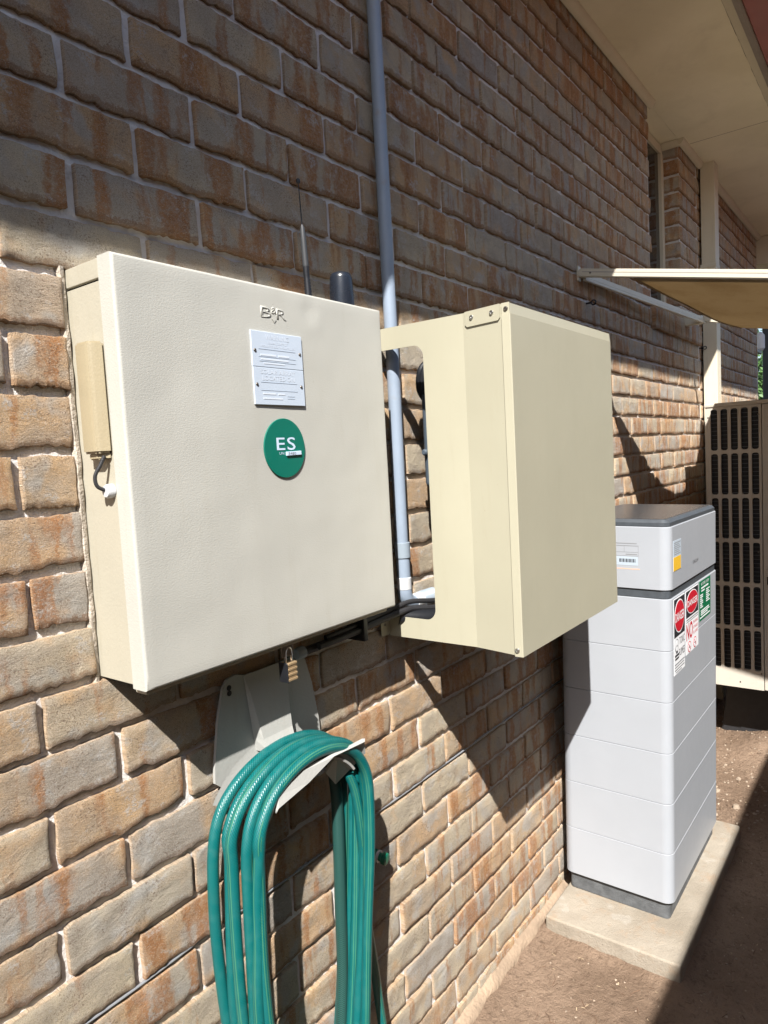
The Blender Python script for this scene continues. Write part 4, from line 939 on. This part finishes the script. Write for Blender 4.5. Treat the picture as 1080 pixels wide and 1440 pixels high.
bm = BM(); box(bm, AX0-0.0112, AX0-0.0098, -0.464, -0.438, 0.86, 0.90, 0.001, 1); finish(bm, 'grip_recess', 'black', hd)
for y, z in ((-0.178, AZ1-0.07), (-0.407, AZ1-0.07), (-0.178, 1.0), (-0.40, 1.02), (-0.31, 0.345), (-0.407, 0.40)): screw('screw', (AX0, y, z), (-1, 0, 0), 0.004, ac, 'darksteel')
for x0 in (3.50, 4.14):
    bm = BM(); box(bm, x0, x0+0.10, AY0-0.02, AY1+0.02, 0.272, 0.3185, 0.004); finish(bm, 'foot_rail', 'black', ac)
for x0, lab in ((3.62, 'black support block under the near end of the air conditioner'), (4.10, 'black support block under the far end of the air conditioner')):
    bm = BM(); prism(bm, [(AY0+0.04, -0.06), (AY0+0.08, 0.2715), (AY1-0.04, 0.2715), (AY1, -0.06)], 'x', x0, x0+0.18); bmesh.ops.bevel(bm, geom=bm.edges[:], offset=0.006, segments=2, affect='EDGES')
    tag(finish(bm, 'support_block', 'rubber', None, loc=(x0+0.09, -0.35, -0.02)), lab, 'block', 'blocks under the air conditioner')
# downpipe at the pier
dp = thing('downpipe', (4.115, -0.045, 0.0), 'cream rectangular downpipe standing against the brick pier behind the air conditioner', 'downpipe')
bm = BM(); box(bm, 4.070, 4.170, -0.088, -0.010, -0.05, 3.199, 0.005, 2, axis=2); finish(bm, 'pipe', 'trim', dp)
for z in (2.6, 0.9):
    bm = BM(); box(bm, 4.066, 4.174, -0.0905, -0.002, z, z+0.022, 0.003); finish(bm, 'strap', 'trim', dp)

# ================================================================ AWNING
aw = thing('window_awning', (2.9, -0.3, 2.05), 'fixed window awning of tan shade cloth on a cream frame', 'awning')
AZW, SLP, A0, A1, YO = 2.243, 0.206, 2.131, 3.655, -1.30
def azz(y): return AZW+SLP*y
def bar(name, p, q, hw, hh, mat='awnframe', parent=aw):
    p, q = Vector(p), Vector(q); t = (q-p).normalized(); s = t.cross(Vector((0, 0, 1))).normalized(); n = s.cross(t)
    bm = BM(); c = [(a*hw, b*hh) for a, b in ((-1, -1), (1, -1), (1, 1), (-1, 1))]
    A = [bm.verts.new(p+s*a+n*b) for a, b in c]; B = [bm.verts.new(q+s*a+n*b) for a, b in c]
    bm.faces.new(A); bm.faces.new(B[::-1])
    for i in range(4): bm.faces.new((A[i], A[(i+1) % 4], B[(i+1) % 4], B[i]))
    bmesh.ops.bevel(bm, geom=bm.edges[:], offset=min(hw, hh)*0.3, segments=2, affect='EDGES')
    return finish(bm, name, mat, parent)
ar = bar('side_arm', (A0, -0.004, azz(-0.004)), (A0, YO, azz(YO)), 0.011, 0.0150)
bar('arm_groove', (A0-0.0105, -0.02, azz(-0.02)+0.003), (A0-0.0105, YO, azz(YO)+0.003), 0.0012, 0.0012, 'gutterlip', ar)
screw('rivet', (A0-0.011, -0.05, azz(-0.05)), (-1, 0, 0), 0.004, ar, 'darksteel')
bar('side_arm', (A1, -0.10, azz(-0.10)+0.018), (A1, YO, azz(YO)), 0.011, 0.0135)
bar('outer_bar', (A0+0.0115, YO, azz(YO)), (A1-0.0115, YO, azz(YO)), 0.012, 0.0145)
bar('wall_bar', (A0+0.012, -0.006, AZW-0.004), (A1-0.0115, -0.100, AZW-0.002), 0.008, 0.011)
bar('wall_bar', (A0+0.012, -0.018, AZW-0.024), (A1-0.0115, -0.112, AZW-0.022), 0.006, 0.006)
bm = BM(); box(bm, A1-0.02, A1+0.02, -0.10, 0.004, AZW-0.025, AZW+0.02, 0.003); box(bm, A0-0.006, A0+0.02, -0.003, 0.004, AZW-0.03, AZW+0.025, 0.001); finish(bm, 'bracket', 'awnframe', aw)
edge = [(2.131, -0.205, 2.186), (2.30, -0.258, 2.147), (2.482, -0.314, 2.111), (2.612, -0.348, 2.087), (2.694, -0.360, 2.080), (2.846, -0.377, 2.078), (3.018, -0.380, 2.088), (3.217, -0.363, 2.108), (3.386, -0.331, 2.137), (3.521, -0.294, 2.160), (3.641, -0.240, 2.182), (3.655, -0.233, 2.185)]
es_ = spline(edge, 4)
bm = BM(); NR = 16; cols = []
for p in es_:
    q = (p.x-A0)/(A1-A0); col_ = []; sg0 = p.z-azz(p.y)
    for j in range(NR+1):
        t = j/NR; y = p.y+(YO-p.y)*t; mid = 4*q*(1-q)
        z = azz(y)+sg0*(1-t)**1.3-0.0165*t+0.003*N3(p.x*5, y*5, 1)*mid-0.02*mid*math.sin(t*math.pi)
        col_.append((p.x, y, z))
    cols.append(col_)
T = [[bm.verts.new(c) for c in col_] for col_ in cols]; Bv = [[bm.verts.new((c[0], c[1], c[2]-0.0016)) for c in col_] for col_ in cols]
for a, b, c, d in zip(T, T[1:], Bv, Bv[1:]):
    for j in range(NR): bm.faces.new((a[j], b[j], b[j+1], a[j+1])); bm.faces.new((c[j], d[j], d[j+1], c[j+1]))
    bm.faces.new((a[0], b[0], d[0], c[0])); bm.faces.new((a[NR], b[NR], d[NR], c[NR]))
for E_ in (0, -1):
    for j in range(NR): bm.faces.new((T[E_][j], T[E_][j+1], Bv[E_][j+1], Bv[E_][j]))
cl = finish(bm, 'shade_cloth', 'cloth', aw, ang=60)
bm = BM(); tube(bm, [(c[0][0], c[0][1]-0.002, c[0][2]-0.001) for c in cols], 0.0042, 8); finish(bm, 'hem', 'cloth', cl)
for hx, hz, lab in ((2.213, 2.142, 'small black eye hook screwed into bricks under the awning bracket'), (4.045, 2.135, 'small black eye hook screwed into bricks beside the downpipe')):
    bm = BM(); tube(bm, [(hx, 0.006, hz), (hx, -0.018, hz)], 0.004, 8)
    tube(bm, [(hx, -0.026+0.009*math.cos(a), hz+0.009*math.sin(a)) for a in [2*math.pi*i/14 for i in range(15)]], 0.0028, 8)
    tag(finish(bm, 'eye_hook', 'black', None, loc=(hx, 0, hz)), lab, 'hook', 'awning eye hooks')

# ================================================================ ADDED UNSEEN HOUSE (its eave throws the soil's shadow, its bulk cuts sky fill)
nh = thing('unseen_shade_house', (3.0, -2.1, 0), 'unseen tan rendered house with a low eave, added across the passage to cast shade', 'house')
bm = BM(); box(bm, -6.0, 14.0, -2.4, -2.15, -0.2, 2.60); finish(bm, 'wall', 'footing', nh, smooth=False)
bm = BM(); box(bm, -6.2, 14.2, -2.1495, -1.86, 2.56, 2.57); finish(bm, 'soffit', 'soffit', nh, smooth=False)
bm = BM(); box(bm, -6.2, 14.2, -1.8595, -1.84, 2.54, 2.66, 0.003); finish(bm, 'fascia', 'trim', nh)
bm = BM(); prism(bm, [(-1.8395, 2.65), (-1.8395, 2.56), (-1.757, 2.56), (-1.75, 2.57), (-1.75, 2.665), (-1.756, 2.665), (-1.757, 2.572), (-1.834, 2.572), (-1.834, 2.65)], 'x', -6.2, 14.2); finish(bm, 'gutter', 'gutter', nh, smooth=False)
bm = BM(); prism(bm, [(-1.80, 2.668), (-1.80, 2.69), (-6.0, 4.05), (-6.0, 4.02)], 'x', -6.2, 14.2); finish(bm, 'roof', 'roof', nh, smooth=False)

# ================================================================ BEYOND THE WALL'S END
vp = thing('verandah_post', (6.75, 0.03, 0), 'charcoal steel post standing beyond the end of the brick wall', 'post')
bm = BM(); box(bm, 6.75, 6.80, -0.02, 0.072, -0.05, 2.979, 0.004); finish(bm, 'shaft', 'post_dark', vp)
bm = BM(); box(bm, 6.70, 6.85, -0.06, 0.11, -0.03, 0.012, 0.003); finish(bm, 'base_plate', 'post_dark', vp)
wl = thing('wall_lantern', (6.25, 0.03, 2.30), 'small white wall lantern beyond the end of the brick wall', 'lantern')
bm = BM(); lathe(bm, [(0.02, 0), (0.035, 0.02), (0.035, 0.13), (0.02, 0.15), (0.01, 0.16)], (6.40, 0.035, 2.33), (0, 0, 1), 14); finish(bm, 'shade', 'paper', wl)
bm = BM(); box(bm, 6.061, 6.41, 0.025, 0.045, 2.30, 2.33, 0.003); finish(bm, 'arm', 'post_dark', wl)
sh = thing('shrub', (9.5, 0.45, 0), 'leafy green shrub glimpsed past the end of the brick wall', 'shrub')
bm = BM()
for i in range(9):
    a = i*0.7; tube(bm, spline([(9.5+0.05*math.cos(a), 0.45+0.05*math.sin(a), -0.03), (9.5+0.2*math.cos(a), 0.45+0.2*math.sin(a), 0.6), (9.5+0.45*math.cos(a), 0.45+0.45*math.sin(a), 2.0)], 5), [0.025-0.0018*k for k in range(11)], 7)
finish(bm, 'stems', 'bark', sh)
Vl, Fl = [], []; rl = random.Random(3)
for i in range(9000):
    d = Vector((rl.gauss(0, 1), rl.gauss(0, 1), rl.gauss(0, 1))).normalized()*(rl.random()**0.4); clump = 0.75+0.35*N3(d.x*2.5, d.y*2.5, d.z*2.5)
    c = Vector((9.5+1.0*d.x*clump, 0.45+0.9*d.y*clump, 1.7+1.5*d.z*clump)); s = rl.uniform(0.035, 0.065)
    a = Vector((rl.gauss(0, 1), rl.gauss(0, 1), rl.gauss(0, 1))).normalized(); b = a.orthogonal().normalized(); o = len(Vl)
    Vl += [c-a*s, c+b*s*0.4, c+a*s, c-b*s*0.4]; Fl.append((o, o+1, o+2, o+3))
me = bpy.data.meshes.new('crown'); me.from_pydata(Vl, [], Fl); cr = link(me, 'crown', 'leaf', sh)

# ================================================================ SOIL LITTER
def rock(bm, c, r, seed, sub=2):
    b = bmesh.new(); bmesh.ops.create_icosphere(b, subdivisions=sub, radius=1)
    sx, sy, sz = 1+0.3*N3(seed, 1, 1), 0.8+0.3*N3(seed, 2, 1), 0.55+0.2*N3(seed, 3, 1)
    for v in b.verts:
        k = 1+0.35*N3(v.co.x*1.6+seed, v.co.y*1.6, v.co.z*1.6); v.co = Vector((v.co.x*sx*k, v.co.y*sy*k, v.co.z*sz*k))*r+Vector(c)
    merge(bm, b)
def on_soil(x, y): return not (1.50 < x < 2.50 and -0.50 < y < 0) and y < -0.05
ro = random.Random(11)
bm = BM(); n = 0
while n < 900:
    x = ro.uniform(0.75, 4.2); y = ro.uniform(-0.95, -0.06)
    if not on_soil(x, y): continue
    if x > 2.5 and ro.random() < 0.0: continue
    r = ro.uniform(0.0014, 0.0048) if x < 2.5 else ro.uniform(0.002, 0.009)
    rock(bm, (x, y, soil_z(x, y)+r*0.1), r, n*1.7, 1); n += 1
tag(finish(bm, 'grit', 'stone', None, ang=60), 'pale grit scattered over bare brown soil', 'grit', kind='stuff')
bm = BM(); n = 0
while n < 1500:
    x = ro.uniform(0.85, 4.0); y = ro.uniform(-0.9, -0.04)
    if not on_soil(x, y): continue
    r = ro.uniform(0.0015, 0.0055)*(1.0 if x < 2.5 else 1.7); rock(bm, (x, y, soil_z(x, y)+r*0.15), r, n*2.3, 1); n += 1
tag(finish(bm, 'soil_clods', 'soil', None, ang=60), 'crumbs of brown soil scattered over the ground', 'soil', kind='stuff')
Vc, Fc = [], []; n = 0
while n < 420:
    x = ro.uniform(0.85, 3.9); y = ro.uniform(-0.9, -0.06)
    if not on_soil(x, y): continue
    a = ro.uniform(0, 6.28); L = ro.uniform(0.003, 0.013); W = ro.uniform(0.0004, 0.0011); z = soil_z(x, y)+0.0028; o = len(Vc); ca, sa_ = math.cos(a), math.sin(a)
    Vc += [(x-ca*L-sa_*W, y-sa_*L+ca*W, z), (x-ca*L+sa_*W, y-sa_*L-ca*W, z), (x+ca*L+sa_*W, y+sa_*L-ca*W, z+0.001), (x+ca*L-sa_*W, y+sa_*L+ca*W, z+0.001)]; Fc.append((o, o+1, o+2, o+3)); n += 1
me = bpy.data.meshes.new('twig_litter'); me.from_pydata(Vc, [], Fc); tag(link(me, 'twig_litter', 'twig'), 'fine dark twig litter scattered over bare soil', 'litter', kind='stuff')
Vc, Fc = [], []; n = 0
while n < 330:
    x = ro.uniform(0.75, 4.0); y = ro.uniform(-0.95, -0.06)
    if not on_soil(x, y): continue
    a = ro.uniform(0, 6.28); L = ro.uniform(0.0015, 0.006); W = ro.uniform(0.0006, 0.0016); z = soil_z(x, y)+0.003; dz = ro.uniform(-0.002, 0.003); o = len(Vc)
    ca, sa_ = math.cos(a), math.sin(a)
    Vc += [(x-ca*L-sa_*W, y-sa_*L+ca*W, z), (x-ca*L+sa_*W, y-sa_*L-ca*W, z), (x+ca*L+sa_*W, y+sa_*L-ca*W, z+dz), (x+ca*L-sa_*W, y+sa_*L+ca*W, z+dz)]; Fc.append((o, o+1, o+2, o+3)); n += 1
me = bpy.data.meshes.new('leaf_litter'); me.from_pydata(Vc, [], Fc); tag(link(me, 'leaf_litter', 'litter'), 'straw-coloured leaf chips scattered over bare soil', 'leaf litter', kind='stuff')
for i, (x, y, r) in enumerate(((2.86, -0.30, 0.016), (3.02, -0.36, 0.013), (2.74, -0.40, 0.018), (2.63, -0.34, 0.012), (3.15, -0.28, 0.010))):
    bm = BM(); rock(bm, (x, y, soil_z(x, y)+r*0.25), r, 50+i*3.3, 3); tag(finish(bm, 'stone', 'stone', None, ang=80, loc=(x, y, soil_z(x, y))), 'small pale stone lying on bare soil between the slab and air conditioner', 'stone', 'stones on the soil')
tw = ro
for i, (x, y, a, L, lab) in enumerate(((1.30, -0.30, 0.9, 0.075, 'curved dark twig lying on bare soil in front of the slab'), (1.37, -0.15, 0.3, 0.05, 'short straight twig lying on soil near the wall footing'), (1.22, -0.20, 1.9, 0.06, 'forked dark twig lying on soil below the brick wall'), (1.45, -0.36, 2.6, 0.04, 'small bent twig lying on soil against the slab edge'))):
    bm = BM(); pts = []
    for k in range(9):
        s = (k/8-0.5)*L; q = a+1.6*(k/8-0.5)*(1 if i % 2 == 0 else 0.3); xx, yy = x+s*math.cos(q), y+s*math.sin(q); pts.append((xx, yy, soil_z(xx, yy)+0.0025+0.002*abs(N3(k, i, 1))))
    tube(bm, pts, [0.0011-0.00008*k for k in range(9)], 6)
    if i == 2:
        p = Vector(pts[4]); tube(bm, [p, p+Vector((0.014, 0.010, 0.003)), p+Vector((0.024, 0.026, 0.001))], [0.0009, 0.0007, 0.0005], 6)
    tag(finish(bm, 'twig', 'twig', None, loc=(x, y, 0)), lab, 'twig', 'twigs on the soil')
